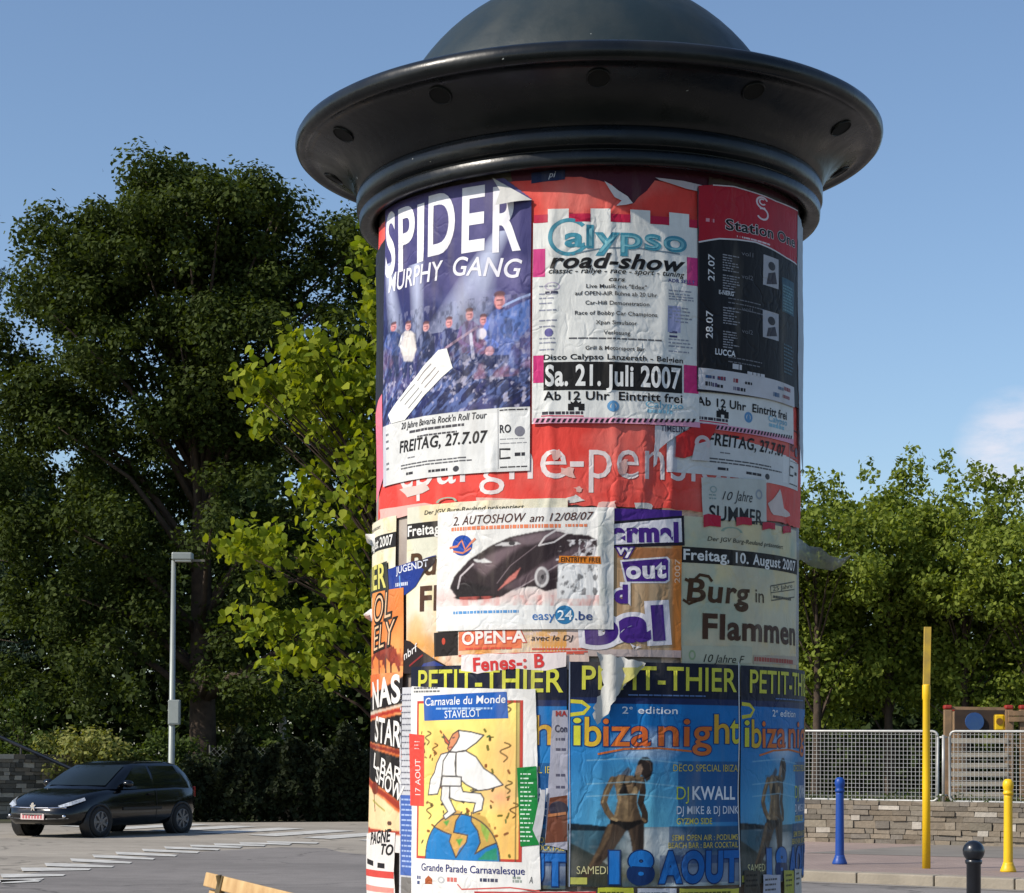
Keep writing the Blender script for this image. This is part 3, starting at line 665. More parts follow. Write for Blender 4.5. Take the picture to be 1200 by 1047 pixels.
# street lamp
p = gnd(200, 963); o = empty('street_lamp', Vector((p.x, p.y, 0))); tag(o, 'grey street lamp with a flat head behind the dark car', 'street lamp')
LAMP = mat('lamp_grey', C(146, 152, 148), rough=.45, metal=.2, vary=.15, scale=3)
zt = at(203, 657, p.y).z; tx = at(203.5, 657, p.y).x-p.x
bm = bmesh.new(); tube(bm, [(0, 0, 0), (0, 0, 1.0), (0, 0, 1.02), (tx, 0, zt)], [.09, .085, .075, .05], 14); obj('pole', bm, LAMP, o, True)
zb = at(203, 835, p.y).z
bm = bmesh.new(); box(bm, Vector((.05, 0, zb)), (.26, .2, .56)); bx = obj('switch_box', bm, LAMP, o, bevel=.02)
bm = bmesh.new(); box(bm, Vector((.05, -.104, zb)), (.2, .012, .48)); obj('box_door', bm, mat('lamp_grey_door', C(150, 156, 152), rough=.5, vary=.15), bx)
bm = bmesh.new(); box(bm, Vector((tx+.2, 0, zt+.09)), (.46, .3, .17)); hd = obj('lamp_head', bm, LAMP, o, bevel=.03)
bm = bmesh.new(); box(bm, Vector((tx+.22, 0, zt-.012)), (.36, .22, .04)); obj('diffuser', bm, mat('lamp_glass', C(205, 205, 195), rough=.3), hd, bevel=.01)
bm = bmesh.new(); box(bm, Vector((tx+.5, 0, zt)), (.4, .07, .05)); obj('bracket', bm, mat('lamp_dark', C(96, 92, 80), rough=.6), o)

# ---------------------------------------------------------------- bench in the foreground
WOOD = mat('bench_timber', C(208, 174, 122), rough=.6, col2=C(180, 142, 92), scale=7, bump=.15, bscale=40)
STEEL = mat('bench_steel', C(112, 96, 66), rough=.5, metal=.5)
ba = at(243, 1022, 12.8); bb_ = at(350, 1046.5, 10.85); hb = ba.z
u = Vector((bb_.x-ba.x, bb_.y-ba.y, 0)).normalized(); LB = 2.6
bench = empty('park_bench', Vector((ba.x, ba.y, 0)), math.atan2(u.y, u.x)); tag(bench, 'park bench of pale wooden boards, only its backrest top showing at the bottom edge', 'bench')
def plank(name, c, s, rx=0):
    bm = bmesh.new(); box(bm, Vector(c), s, Matrix.Rotation(rx, 3, 'X')); return obj(name, bm, WOOD, bench, bevel=.006)
plank('back_board', (LB/2, .0, hb-.045), (LB, .036, .085), rad(-12)); plank('back_board', (LB/2, .022, hb-.148), (LB, .036, .085), rad(-12)); plank('back_board', (LB/2, .044, hb-.25), (LB, .036, .085), rad(-12))
for k in range(4): plank('seat_board', (LB/2, .12+.105*k, .44), (LB, .095, .034))
for x in (.42, LB-.42):
    bm = bmesh.new(); tube(bm, [(x, -.028, hb+.004), (x, .03, hb-.3), (x, .06, .42), (x, .50, .42)], .018, 8); box(bm, Vector((x, -.022, hb-.06)), (.11, .014, .12), Matrix.Rotation(rad(-12), 3, 'X')); obj('bracket', bm, STEEL, bench)
    for y in (.08, .46):
        bm = bmesh.new(); tube(bm, [(x, y, .42), (x, y+(.05 if y > .2 else -.05), 0)], .022, 8); obj('leg', bm, STEEL, bench)

# ---------------------------------------------------------------- climbing frame behind the fence
FW = mat('play_timber', C(150, 118, 86), rough=.7, col2=C(112, 92, 70), scale=4, bump=.2, bscale=30)
REDC = mat('red_cap', C(150, 44, 34), rough=.5); YP = 43.0
pb = at(1111, 850, YP); frame = empty('climbing_frame', Vector((pb.x, pb.y, .7))); tag(frame, 'wooden playground climbing frame with red post caps behind the fence', 'climbing frame')
def fr(px, py, dy=0): return at(px, py, YP+dy)-frame.location
for px, top, dy in [(1110.5, 832, 0), (1182, 832, 0), (1199, 832, 0), (1121, 834, 1.6), (1183, 838, 1.7), (1245, 832, 0)]:
    t = fr(px, top, dy); bm = bmesh.new(); box(bm, Vector((t.x, t.y, t.z/2)), (.15, .15, t.z)); pst = obj('post', bm, FW, frame, bevel=.01)
    bm = bmesh.new(); box(bm, Vector((t.x, t.y, t.z+.05)), (.17, .17, .09)); obj('post_cap', bm, REDC, pst, bevel=.03)
def beam(name, a, b, th, m, parent=frame):
    bm = bmesh.new(); d = b-a; box(bm, (a+b)/2, (d.length, .06, th), Matrix.Rotation(math.atan2(d.z, math.hypot(d.x, d.y)), 3, 'Y').inverted() if False else Matrix.Rotation(math.atan2(d.y, d.x), 3, 'Z') @ Matrix.Rotation(-math.atan2(d.z, math.hypot(d.x, d.y)), 3, 'Y')); return obj(name, bm, m, parent)
beam('top_rail', fr(1110, 830), fr(1182, 831), .06, FW)
for y in (836, 843): beam('side_rail', fr(1182, y, -.1), fr(1215, y, -.1), .1, FW)
for y in (868, 885, 897, 907, 919, 931): beam('ladder_rung', fr(1112, y, -.08), fr(1180, y, -.08), .09, mat('rung_timber', C(176, 164, 146), rough=.7, vary=.2))
bm = bmesh.new(); a, b = fr(1119, 832, 1.0), fr(1182, 860, 1.0); box(bm, Vector(((a.x+b.x)/2, a.y, (a.z+b.z)/2)), (b.x-a.x, .04, abs(a.z-b.z))); pn = obj('back_panel', bm, mat('panel_brown', C(70, 52, 38), rough=.8, col2=C(44, 34, 28), scale=5), frame)
c = fr(1142, 846, .95); bm = bmesh.new(); bmesh.ops.create_cone(bm, cap_ends=True, segments=28, radius1=.19, radius2=.19, depth=.05, matrix=Matrix.Translation(c) @ Matrix.Rotation(math.pi/2, 4, 'X')); obj('blue_disc', bm, mat('faded_blue', C(34, 72, 130), rough=.7, col2=C(50, 84, 126), scale=6), pn)
c = fr(1171, 847, -.02); bm = bmesh.new(); box(bm, c, (.21, .05, .34)); ypn = obj('yellow_board', bm, YEL, frame, bevel=.04)
bm = bmesh.new(); bmesh.ops.create_cone(bm, cap_ends=True, segments=20, radius1=.07, radius2=.07, depth=.02, matrix=Matrix.Translation(c+Vector((0, -.03, .02))) @ Matrix.Rotation(math.pi/2, 4, 'X')); obj('peep_hole', bm, mat('hole_brown', C(120, 84, 20), rough=.6), ypn)

# ---------------------------------------------------------------- the dark hatchback
def rounded(pts, n=3):
    return pts
def build_car():
    p = gnd(110, 981.5); q = gnd(206, 976.5)                      # near front wheel, near rear wheel
    h = Vector((p.x-q.x, p.y-q.y, 0)).normalized(); yaw = math.atan2(h.y, h.x)
    left = Vector((-h.y, h.x, 0)); mid = (Vector((p.x, p.y, 0))+Vector((q.x, q.y, 0)))/2-left*.72
    SCL = (Vector((p.x, p.y, 0))-Vector((q.x, q.y, 0))).length/2.44
    car = empty('parked_car', Vector((mid.x, mid.y, .004)), yaw); car.name = 'hatchback_car'
    car.scale = (SCL, 1.03, .96)
    tag(car, 'dark blue black hatchback driving past at the left', 'car')
    PNT = mat('car_paint', C(6, 8, 13), rough=.17, spec=.45, coat=.25); GLS = mat('car_glass', (.008, .012, .011), rough=.06, spec=.3)
    BLKP = mat('car_trim', (.008, .008, .009), rough=.5); CHR = mat('chrome', (.75, .75, .77), rough=.15, metal=1.0)
    S = [(-1.80, .60, .42, .86), (-1.76, .74, .34, .95), (-1.6, .80, .27, .985), (-1.1, .825, .2, .97), (-.3, .83, .19, .95), (.5, .83, .19, .925), (.85, .825, .2, .90), (1.2, .815, .21, .855), (1.5, .79, .22, .775), (1.72, .73, .23, .68), (1.86, .64, .25, .60), (1.95, .50, .30, .54), (1.985, .34, .36, .48)]
    bm = bmesh.new(); rings = []
    for x, w, zb, zt in S:
        m_ = (zb+zt)/2; half = [(0, zb), (w*.8, zb), (w*.95, zb+.06), (w, zb+.16 if zt-zb > .3 else m_), (w, m_+.02), (w*.975, zt-.10 if zt-zb > .3 else m_+.05), (w*.90, zt-.02), (w*.75, zt+.012), (w*.4, zt+.03), (0, zt+.035)]
        rings.append([bm.verts.new((x, y, z)) for y, z in half]+[bm.verts.new((x, -y, z)) for y, z in half[-2:0:-1]])
    n = len(rings[0])
    for a, b in zip(rings, rings[1:]):
        for k in range(n): bm.faces.new((a[k], a[(k+1) % n], b[(k+1) % n], b[k]))
    bm.faces.new(rings[0][::-1]); bm.faces.new(rings[-1])
    body = obj('body', bm, PNT, car, True)
    # cabin: rings in plan, from the waist to the roof
    def ring(z, xr, xf, w, bulge, r):
        pts = []
        for y, x in [(-w, xr+.25*r), (-w*.98, xr+.08*r), (-w*.86, xr), (0, xr-bulge*.4), (w*.86, xr), (w*.98, xr+.08*r), (w, xr+.25*r), (w, xf-.3*r), (w*.96, xf-.1*r), (w*.84, xf), (w*.4, xf+bulge*.8), (0, xf+bulge), (-w*.4, xf+bulge*.8), (-w*.84, xf), (-w*.96, xf-.1*r), (-w, xf-.3*r)]:
            pts.append((x, y, z))
        return pts
    RG = [ring(.90, -1.74, .92, .775, .16, 1), ring(1.02, -1.69, .72, .755, .16, 1), ring(1.2, -1.56, .42, .70, .14, 1), ring(1.35, -1.40, .12, .635, .12, 1), ring(1.415, -1.22, -.06, .56, .10, 1.2), ring(1.44, -.95, -.3, .36, .05, 1.2)]
    bm = bmesh.new(); rr_ = [[bm.verts.new(p_) for p_ in r_] for r_ in RG]; n = 16
    for a, b in zip(rr_, rr_[1:]):
        for k in range(n): bm.faces.new((a[k], a[(k+1) % n], b[(k+1) % n], b[k]))
    bm.faces.new(rr_[-1]); obj('roof', bm, PNT, car, True)
    def side(sx, xa, xb, za, zb, lean=0):
        """window pane on the side between waist za and roof zb; x limits given at bottom and top"""
        w = lambda z: np.interp(z, [.90, 1.02, 1.2, 1.35], [.775, .755, .70, .635])+.006
        zs = [za, (za+zb)/2, zb]; bm_ = bmesh.new(); rows = []
        for i, z in enumerate(zs):
            t = i/2; l = xa[0]+(xa[1]-xa[0])*t; r_ = xb[0]+(xb[1]-xb[0])*t
            rows.append([bm_.verts.new((l+(r_-l)*k/4, sx*w(z), z)) for k in range(5)])
        for a, b in zip(rows, rows[1:]):
            for k in range(4): bm_.faces.new((a[k], a[k+1], b[k+1], b[k]))
        return bm_
    for sx in (1, -1):
        dbm = side(sx, (-.38, -.32), (.58, .02), .955, 1.345); obj('door_window', dbm, GLS, car, True)
        obj('quarter_window', side(sx, (-1.36, -1.16), (-.46, -.40), .965, 1.34), GLS, car, True)
        bm = bmesh.new(); tube(bm, [(-.42, sx*.836, .32), (-.44, sx*.835, .6), (-.43, sx*.815, .9)], .004, 4); obj('door_seam', bm, BLKP, car)
        bm = bmesh.new(); box(bm, Vector((.0, sx*.838, .52)), (1.15, .02, .055)); obj('rub_strip', bm, BLKP, car, bevel=.006)
        bm = bmesh.new(); bmesh.ops.create_uvsphere(bm, u_segments=14, v_segments=10, radius=1, matrix=Matrix.Translation((.50, sx*.87, 1.0)) @ Matrix.Diagonal((.09, .11, .075, 1))); obj('wing_mirror', bm, PNT, car, True)
        bm = bmesh.new(); box(bm, Vector((-.25, sx*.836, .80)), (.17, .03, .035)); obj('door_handle', bm, PNT, car, bevel=.008)
        # swept triangular headlamp
        bm = bmesh.new(); pr = [(1.90, .50, .56), (1.80, .66, .60), (1.54, .765, .69), (1.50, .71, .745), (1.68, .62, .685), (1.88, .44, .59)]
        ctr = Vector((1.72, .62, .66)); vs = [bm.verts.new((x+.02, sx*(y+.008), z+.008)) for x, y, z in pr]
        cv = bm.verts.new((ctr.x+.05, sx*(ctr.y+.02), ctr.z+.02))
        for i in range(6): bm.faces.new((vs[i], vs[(i+1) % 6], cv))
        obj('headlight', bm, mat('headlamp', C(190, 196, 204), rough=.15, spec=.8, coat=.5, vary=.5, scale=30), car)
        bm = bmesh.new(); bmesh.ops.create_uvsphere(bm, u_segments=10, v_segments=8, radius=.035, matrix=Matrix.Translation((1.90, sx*.58, .40))); obj('fog_lamp', bm, CHR, car, True)
    # windscreen and tailgate glass
    bm = bmesh.new(); rows = []
    for z, xf, w, bl in [(.965, .812, .64, .16), (1.1, .587, .61, .15), (1.2, .42, .585, .14), (1.345, .13, .53, .12)]:
        rows.append([bm.verts.new((xf+bl*f+.012, w*t, z+.006)) for t, f in [(-1, .12), (-.5, .72), (0, 1), (.5, .72), (1, .12)]])
    for a, b in zip(rows, rows[1:]):
        for k in range(4): bm.faces.new((a[k], a[k+1], b[k+1], b[k]))
    obj('windscreen', bm, GLS, car, True)
    bm = bmesh.new(); rows = []
    for z, xr, w in [(1.02, -1.69, .60), (1.2, -1.56, .56), (1.33, -1.42, .5)]:
        rows.append([bm.verts.new((xr-.07*(1-t*t)*.8-.012, w*t, z)) for t in (-1, -.5, 0, .5, 1)])
    for a, b in zip(rows, rows[1:]):
        for k in range(4): bm.faces.new((a[k], a[k+1], b[k+1], b[k]))
    obj('rear_window', bm, GLS, car, True)
    for sx in (1, -1):
        bm = bmesh.new(); box(bm, Vector((-1.78, sx*.66, .82)), (.05, .14, .22)); obj('tail_light', bm, mat('tail_red', C(140, 12, 10), rough=.2), car, bevel=.02)
    bm = bmesh.new(); tube(bm, [(1.93, -.42, .43), (2.0, -.2, .43), (2.005, 0, .43), (2.0, .2, .43), (1.93, .42, .43)], .035, 8); obj('grille', bm, BLKP, car)
    bm = bmesh.new(); tube(bm, [(1.86, -.60, .565), (1.975, -.3, .555), (2.0, 0, .553), (1.975, .3, .555), (1.86, .60, .565)], .012, 6); obj('grille_bar', bm, CHR, car)
    bm = bmesh.new(); tube(bm, [(1.87, -.66, .36), (1.985, -.3, .345), (2.005, 0, .343), (1.985, .3, .345), (1.87, .66, .36)], .02, 8); obj('bumper_strip', bm, BLKP, car)
    # emblem: a small silver rampant lion in outline
    bm = bmesh.new(); E_ = [(-.03, -.05), (-.01, -.05), (-.005, -.02), (.015, -.05), (.035, -.05), (.02, -.015), (.03, .01), (.045, .02), (.045, .035), (.02, .03), (.012, .04), (.02, .058), (.0, .065), (-.02, .055), (-.03, .03), (-.045, .02), (-.04, .005), (-.025, .012), (-.02, -.01)]
    f = bm.faces.new([bm.verts.new((2.02, y*1.3, .57+z*1.3)) for y, z in E_]); r_ = bmesh.ops.extrude_face_region(bm, geom=[f]); bmesh.ops.translate(bm, vec=(-.03, 0, 0), verts=[g for g in r_['geom'] if isinstance(g, bmesh.types.BMVert)])
    bmesh.ops.triangulate(bm, faces=bm.faces[:]); obj('emblem', bm, CHR, car)
    bm = bmesh.new(); box(bm, Vector((2.022, 0, .39)), (.014, .50, .11)); pl = obj('number_plate', bm, mat('plate_pink', C(214, 190, 186), rough=.4), car, bevel=.004)
    bm = bmesh.new()
    for k, w in enumerate([.03, .035, .03, .02, .03, .034, .03]): box(bm, Vector((2.031, -.19+.063*k, .39)), (.006, w, .06))
    obj('plate_characters', bm, mat('plate_red', C(186, 90, 96), rough=.5), pl)
    for x in (1.22, -1.22):
        for sx in (1, -1):
            M = Matrix.Translation((x, sx*.735, .292)) @ Matrix.Rotation(-sx*math.pi/2, 4, 'X')
            bm = bmesh.new(); lathe(bm, [(.345, -.1), (.345, .098), (.30, .098), (.30, -.1)], 32); bmesh.ops.transform(bm, matrix=M, verts=bm.verts); obj('wheel_arch', bm, BLKP, car, True)
            bm = bmesh.new(); lathe(bm, [(.19, -.09), (.27, -.09), (.29, -.06), (.292, .0), (.29, .09), (.27, .118), (.20, .118), (.19, .10)], 36); bmesh.ops.transform(bm, matrix=M, verts=bm.verts)
            wh = obj('wheel', bm, mat('tyre', (.012, .012, .012), rough=.8), car, True)
            bm = bmesh.new(); lathe(bm, [(0, .09), (.2, .085), (.2, .112), (.185, .118), (.175, .10)], 32)
            for k in range(7):
                a = 2*math.pi*k/7; box(bm, Vector((.10*math.cos(a), .10*math.sin(a), .104)), (.17, .045, .026), Matrix.Rotation(a, 3, 'Z'))
            lathe(bm, [(.045, .09), (.045, .122), (0, .126)], 16)
            bmesh.ops.transform(bm, matrix=M, verts=bm.verts); obj('rim', bm, mat('alloy', C(120, 120, 122), rough=.4, metal=.6), wh)
build_car()

# ---------------------------------------------------------------- trees and shrubs
def leafmat(name, c1, c2, trans=.35, rough=.55, tcol=None):
    if name in MATS: return MATS[name]
    m = bpy.data.materials.new(name); m.use_nodes = True; n = m.node_tree; b = n.nodes['Principled BSDF']; out = n.nodes['Material Output']
    a = n.nodes.new('ShaderNodeAttribute'); a.attribute_name = 'tint'
    mi = n.nodes.new('ShaderNodeMix'); mi.data_type = 'RGBA'; mi.inputs['A'].default_value = (*c1, 1); mi.inputs['B'].default_value = (*c2, 1)
    n.links.new(a.outputs['Fac'], mi.inputs['Factor']); n.links.new(mi.outputs['Result'], b.inputs['Base Color'])
    b.inputs['Roughness'].default_value = .7; b.inputs['Specular IOR Level'].default_value = .15
    t = n.nodes.new('ShaderNodeBsdfTranslucent'); g = n.nodes.new('ShaderNodeMix'); g.data_type = 'RGBA'; g.blend_type = 'MULTIPLY'; g.inputs['Factor'].default_value = 1
    g.inputs['B'].default_value = (*(tcol or (1.5, 1.5, .5)), 1); n.links.new(mi.outputs['Result'], g.inputs['A']); n.links.new(g.outputs['Result'], t.inputs['Color'])
    ms = n.nodes.new('ShaderNodeMixShader'); ms.inputs[0].default_value = trans
    n.links.new(b.outputs[0], ms.inputs[1]); n.links.new(t.outputs[0], ms.inputs[2]); n.links.new(ms.outputs[0], out.inputs['Surface'])
    MATS[name] = m; return m
def leaves(name, P, size, m, out=None, up=.5, hang=0.0, aspect=.62, jit=.35, parent=None, loc=None, broad=False):
    """one leaf-shaped quad, folded along its rib, at every point"""
    n = len(P); N = RNG.normal(size=(n, 3)); N /= np.linalg.norm(N, axis=1)[:, None]
    if out is not None: N = N*.8+out*.7
    N[:, 2] += up; N /= np.linalg.norm(N, axis=1)[:, None]
    T = RNG.normal(size=(n, 3)); T[:, 2] -= hang; T -= N*(T*N).sum(1)[:, None]; T /= np.linalg.norm(T, axis=1)[:, None]
    B = np.cross(N, T); L = size*(1+jit*RNG.uniform(-1, 1, n))[:, None]
    if broad:      # heart-shaped blade: two folded halves, shoulder near the stalk, tip bent down
        w = L*aspect*.5; V = np.stack([P-T*L*.5, P-T*L*.32+B*w*.9+N*L*.05, P+T*L*.08+B*w-N*L*.02, P+T*L*.55-N*L*.2, P+N*L*-.07, P+T*L*.08-B*w-N*L*.02, P-T*L*.32-B*w*.9+N*L*.05], 1).reshape(-1, 3)
        b7 = (np.arange(n)*7)[:, None]; Q = np.concatenate([b7+np.array([[0, 1, 2, 4]]), b7+np.array([[4, 2, 3, 3]])[:, :4], b7+np.array([[0, 4, 5, 6]]), b7+np.array([[4, 3, 5, 5]])])
        tint = np.repeat(np.clip(RNG.beta(2, 2, n), 0, 1), 7)
        if loc is not None: V = V-np.array(loc)
        me_q = Q[(Q[:, 2] != Q[:, 3])]; tr = Q[(Q[:, 2] == Q[:, 3])][:, :3]
        tr4 = np.stack([tr[:, 0], tr[:, 1], tr[:, 2]], 1)
        allv = np.concatenate([np.stack([me_q[:, 0], me_q[:, 1], me_q[:, 2]], 1), np.stack([me_q[:, 0], me_q[:, 2], me_q[:, 3]], 1), tr4])
        o = quads(name, V, allv, m, 'tint', np.repeat(tint[:, None], 3, 1), smooth=False); o.parent = parent; return o
    V = np.stack([P-T*L*.5, P+B*L*aspect*.5-N*L*.08, P+T*L*.5-N*L*.1, P-B*L*aspect*.5-N*L*.08], 1).reshape(-1, 3)
    tint = np.repeat(np.clip(RNG.beta(2, 2, n)+.18*(vnoise(P[:, 0]*1.3, P[:, 2]*1.3+P[:, 1], 3)-.5), 0, 1), 4)
    if loc is not None: V = V-np.array(loc)
    o = quads(name, V, np.arange(4*n).reshape(n, 4), m, 'tint', np.repeat(tint[:, None], 3, 1), smooth=False); o.parent = parent
    return o
def clumps(cs, rs, per, flat=.75, shell=.55):
    """leaf points gathered in clumps: denser towards each clump's rim"""
    P, O = [], []
    for c, r in zip(cs, rs):
        k = int(per*r*r); d = RNG.normal(size=(k, 3)); d /= np.linalg.norm(d, axis=1)[:, None]
        q = d*(shell+(1-shell)*RNG.uniform(0, 1, k)**.7)[:, None]*r*(1+.25*RNG.normal(size=(k, 1))); q[:, 2] *= flat
        P.append(c+q); O.append(d)
    return np.concatenate(P), np.concatenate(O)
BARK = mat('bark', C(78, 64, 52), rough=.95, vary=.5, scale=5, bump=.8, bscale=14)
def limbs(base, top, r0, targets, n, trunk_r=.35, start=.3):
    bm = bmesh.new(); base = Vector(base); top = Vector(top)
    mid = base.lerp(top, .5)+Vector((random.uniform(-.2, .2), random.uniform(-.2, .2), 0))
    sp = lambda t: (base*(1-t)**2+mid*2*t*(1-t)+top*t*t)
    tube(bm, [sp(i/9) for i in range(10)], [r0*1.35]+[r0*(1-.9*i/9)+.01 for i in range(1, 10)], 10)
    idx = list(range(len(targets))); random.shuffle(idx)
    for i in idx[:n]:
        t = Vector(targets[i]); hh = (t.z-base.z)/(top.z-base.z); s = sp(min(.92, max(start*.6, hh*.62)))
        m1 = s.lerp(t, .5)+Vector((0, 0, .12*(t-s).length)); rr_ = r0*.42*(1-.5*hh)
        tube(bm, [s, s.lerp(m1, .6)+Vector((0, 0, .05)), m1, t], [rr_, rr_*.7, rr_*.5, rr_*.15], 6)
    return bm
def crown_pts(c, rx, ry, rz, n, lo=.45, hi=1.0, low=-.9, noise=.25, taper=0.0):
    """clump centres spread through a lumpy ellipsoid"""
    res = []
    while len(res) < n:
        d = RNG.normal(size=3); d /= np.linalg.norm(d)
        if d[2] < low: continue
        k = (lo+(hi-lo)*RNG.uniform()**.6)*(1+noise*(fbm(np.array([d[0]*2.3+9]), np.array([d[2]*2.3+d[1]*2]), 5)[0]-.5)*2)
        z = d[2]*rz*k; f = 1-taper*max(0, z/rz)
        res.append(np.array([c[0]+d[0]*rx*k*f, c[1]+d[1]*ry*k*f, c[2]+z]))
    return res
def tree(name, label, base, top, r0, cs, rs, per, size, m, nlimb=14, group=None, cat='tree', hang=0, up=.5, flat=.75, bark=None, shell=.55, aspect=.62, broad=False):
    o = empty(name, Vector(base)); tag(o, label, cat, group)
    bm = limbs((0, 0, 0), Vector(top)-Vector(base), r0, [Vector(c)-Vector(base) for c in cs], nlimb); obj('trunk', bm, bark or BARK, o, True)
    P, O = clumps(cs, rs, per, flat, shell); leaves('crown', P, size, m, O, up, hang, parent=o, loc=base, aspect=aspect, broad=broad)
    return o
def pxr(px, Y): return px*Y/F
# the big dark tree on the left
DARKLEAF = leafmat('dark_leaf', C(74, 86, 34), C(44, 56, 24), .28)
Yb = 60.0; cs = []; rs = []
for px, py, rx, rz, n in [(225, 330, 125, 150, 46), (150, 430, 120, 130, 40), (320, 430, 110, 140, 40), (110, 620, 115, 150, 44), (240, 600, 150, 170, 50), (350, 640, 90, 150, 34), (212, 262, 58, 74, 18), (390, 350, 70, 90, 22), (110, 310, 60, 70, 16), (300, 270, 60, 70, 16), (60, 420, 70, 90, 24), (85, 335, 55, 75, 20), (205, 480, 130, 120, 30), (40, 560, 70, 110, 28), (400, 480, 60, 110, 26), (160, 268, 50, 60, 14), (420, 310, 45, 50, 14), (265, 265, 60, 75, 22), (225, 255, 60, 55, 16), (250, 400, 90, 90, 26), (130, 770, 130, 90, 36), (330, 790, 110, 80, 24)]:
    c = at(px, py, Yb); k = pxr(1, Yb)
    pts = crown_pts(c, rx*k, 2.6+rx*k*.35, rz*k, n, .5, 1.02, -.95); cs += pts; rs += [random.uniform(.4, .9) for _ in pts]
for px, py in [(205, 163), (196, 172), (222, 176), (130, 232), (98, 243), (112, 236), (160, 200), (178, 182), (250, 184), (286, 196), (300, 190), (330, 218), (345, 236), (60, 296), (38, 330), (24, 392), (270, 198), (385, 266), (372, 258), (428, 288), (410, 270), (10, 440), (148, 214), (318, 206), (240, 178), (78, 262)]:
    c = at(px+random.uniform(-4, 4), py+20, Yb+random.uniform(-1, 1))
    for k_ in range(3): cs.append(np.array(c)+np.array([random.uniform(-.12, .12)*(1+k_), random.uniform(-.2, .2), -.32*k_])); rs.append(.2+.1*k_)
g_ = at(238, 962, Yb)
tree('broadleaf_tree', 'tall dark green broadleaf tree filling the left behind the lamp', (g_.x, g_.y, -.02), at(232, 260, Yb), .42, cs, rs, 760, .15, DARKLEAF, 60)
# feathery larch cut by the left edge
LARCH = leafmat('larch_needles', C(74, 92, 84), C(48, 66, 58), .2)
Yl = 63.0; lt = at(-52, 960, Yl); lt.z = -.02; o = empty('larch_tree', lt); tag(o, 'feathery blue green larch cut off by the left edge', 'tree')
ztip = at(-52, 20, Yl).z; bm = bmesh.new(); tube(bm, [(0, 0, 0), (0, 0, ztip*.5), (0, 0, ztip)], [.26, .16, .02], 10); PP = []
for i in range(190):
    z = random.uniform(2.2, ztip-.3); a = random.uniform(0, 2*math.pi); ln_ = (2.7*(1-z/ztip)**.8+.25)*random.uniform(.7, 1.1)
    d = Vector((math.cos(a), math.sin(a), 0)); s = Vector((0, 0, z)); pts = [s, s+d*ln_*.4+Vector((0, 0, .05)), s+d*ln_*.8+Vector((0, 0, -.12)), s+d*ln_+Vector((0, 0, .02))]
    tube(bm, pts, [.035, .025, .015, .006], 5, False)
    for q in range(int(90*ln_)):
        t = random.uniform(.15, 1); k = min(2, int(t*3)); p = pts[k].lerp(pts[k+1], t*3-k)
        PP.append(p+Vector((random.gauss(0, .05), random.gauss(0, .05), -abs(random.gauss(0, .14)))))
obj('trunk', bm, BARK, o, True); PP = np.array([tuple(p) for p in PP]); leaves('crown', PP, .16, LARCH, None, 0, 1.2, aspect=.22, parent=o)
# young lime tree close behind the column
LIME = leafmat('lime_leaf', C(152, 158, 48), C(88, 110, 28), .42, tcol=(1.35, 1.3, .35))
Yt = 17.0; cs = []; rs = []; k = pxr(1, Yt)
for px, py, rx, rz, n in [(430, 470, 95, 130, 34), (400, 500, 120, 70, 24), (440, 640, 130, 110, 34), (365, 655, 95, 45, 16), (430, 760, 110, 60, 22), (470, 350, 60, 100, 20), (505, 560, 110, 200, 40), (360, 470, 90, 35, 12), (308, 455, 26, 20, 5), (300, 640, 28, 14, 6), (330, 735, 50, 22, 7)]:
    c = at(px, py, Yt+random.uniform(-.4, .4)); pts = crown_pts(c, rx*k, rx*k*.9, rz*k, n, .3, 1.0, -1, .2); cs += pts; rs += [random.uniform(.10, .22) for _ in pts]
g_ = at(500, 1000, Yt)
tree('lime_tree', 'young yellow green lime tree close behind the advertising column', (g_.x, g_.y, 0), at(490, 290, Yt), .075, cs, rs, 1500, .068, LIME, 150, hang=1.5, up=.1, flat=1.0, shell=.2, aspect=.85, broad=True, bark=mat('lime_bark', C(60, 44, 34), rough=.9, vary=.3, scale=10))
# row of trees behind the playground fence
MIDLEAF = leafmat('hornbeam_leaf', C(136, 146, 62), C(80, 98, 36), .36)
lab = ['bushy green tree behind the fence directly right of the column', 'green tree with the highest sprig, behind the fence and left of the yellow pole', 'green tree behind the fence standing above the climbing frame', 'green tree behind the fence cut by the right edge', 'green tree behind the fence mostly hidden by the column']
for i, (px, py, rx, rz, Y) in enumerate([(955, 736, 90, 150, 48), (1045, 726, 84, 160, 49), (1130, 742, 84, 160, 48), (1215, 756, 84, 158, 47), (860, 738, 95, 140, 50)]):
    k = pxr(1, Y); c = at(px, py, Y); cs = crown_pts(at(px, py-72, Y), rx*k*1.1, rx*k*1.4, rz*k*.56, 96, .4, 1.04, -.7, .5); cs += crown_pts(at(px, py+28, Y+1.0), rx*k*1.1, rx*k*.8, rz*k*.66, 84, .3, 1.0, -1, .3); rs = [random.uniform(.24, .55) for _ in cs]
    for s in range(9):
        q = at(px+random.uniform(-.8, .8)*rx, py-rz*random.uniform(1.02, 1.25), Y+random.uniform(-.5, .5)); cs.append(np.array(q)); rs.append(random.uniform(.14, .24)); cs.append(np.array(q)+np.array([random.uniform(-.1, .1), 0, -.3])); rs.append(.28)
    g_ = at(px, 960, Y)
    tree('hornbeam_tree', lab[i], (g_.x, g_.y, .0), at(px, py-rz*.5, Y), .13, cs, rs, 760, .125, MIDLEAF, 30, group='row of trees behind the playground fence', hang=.5, up=.3)
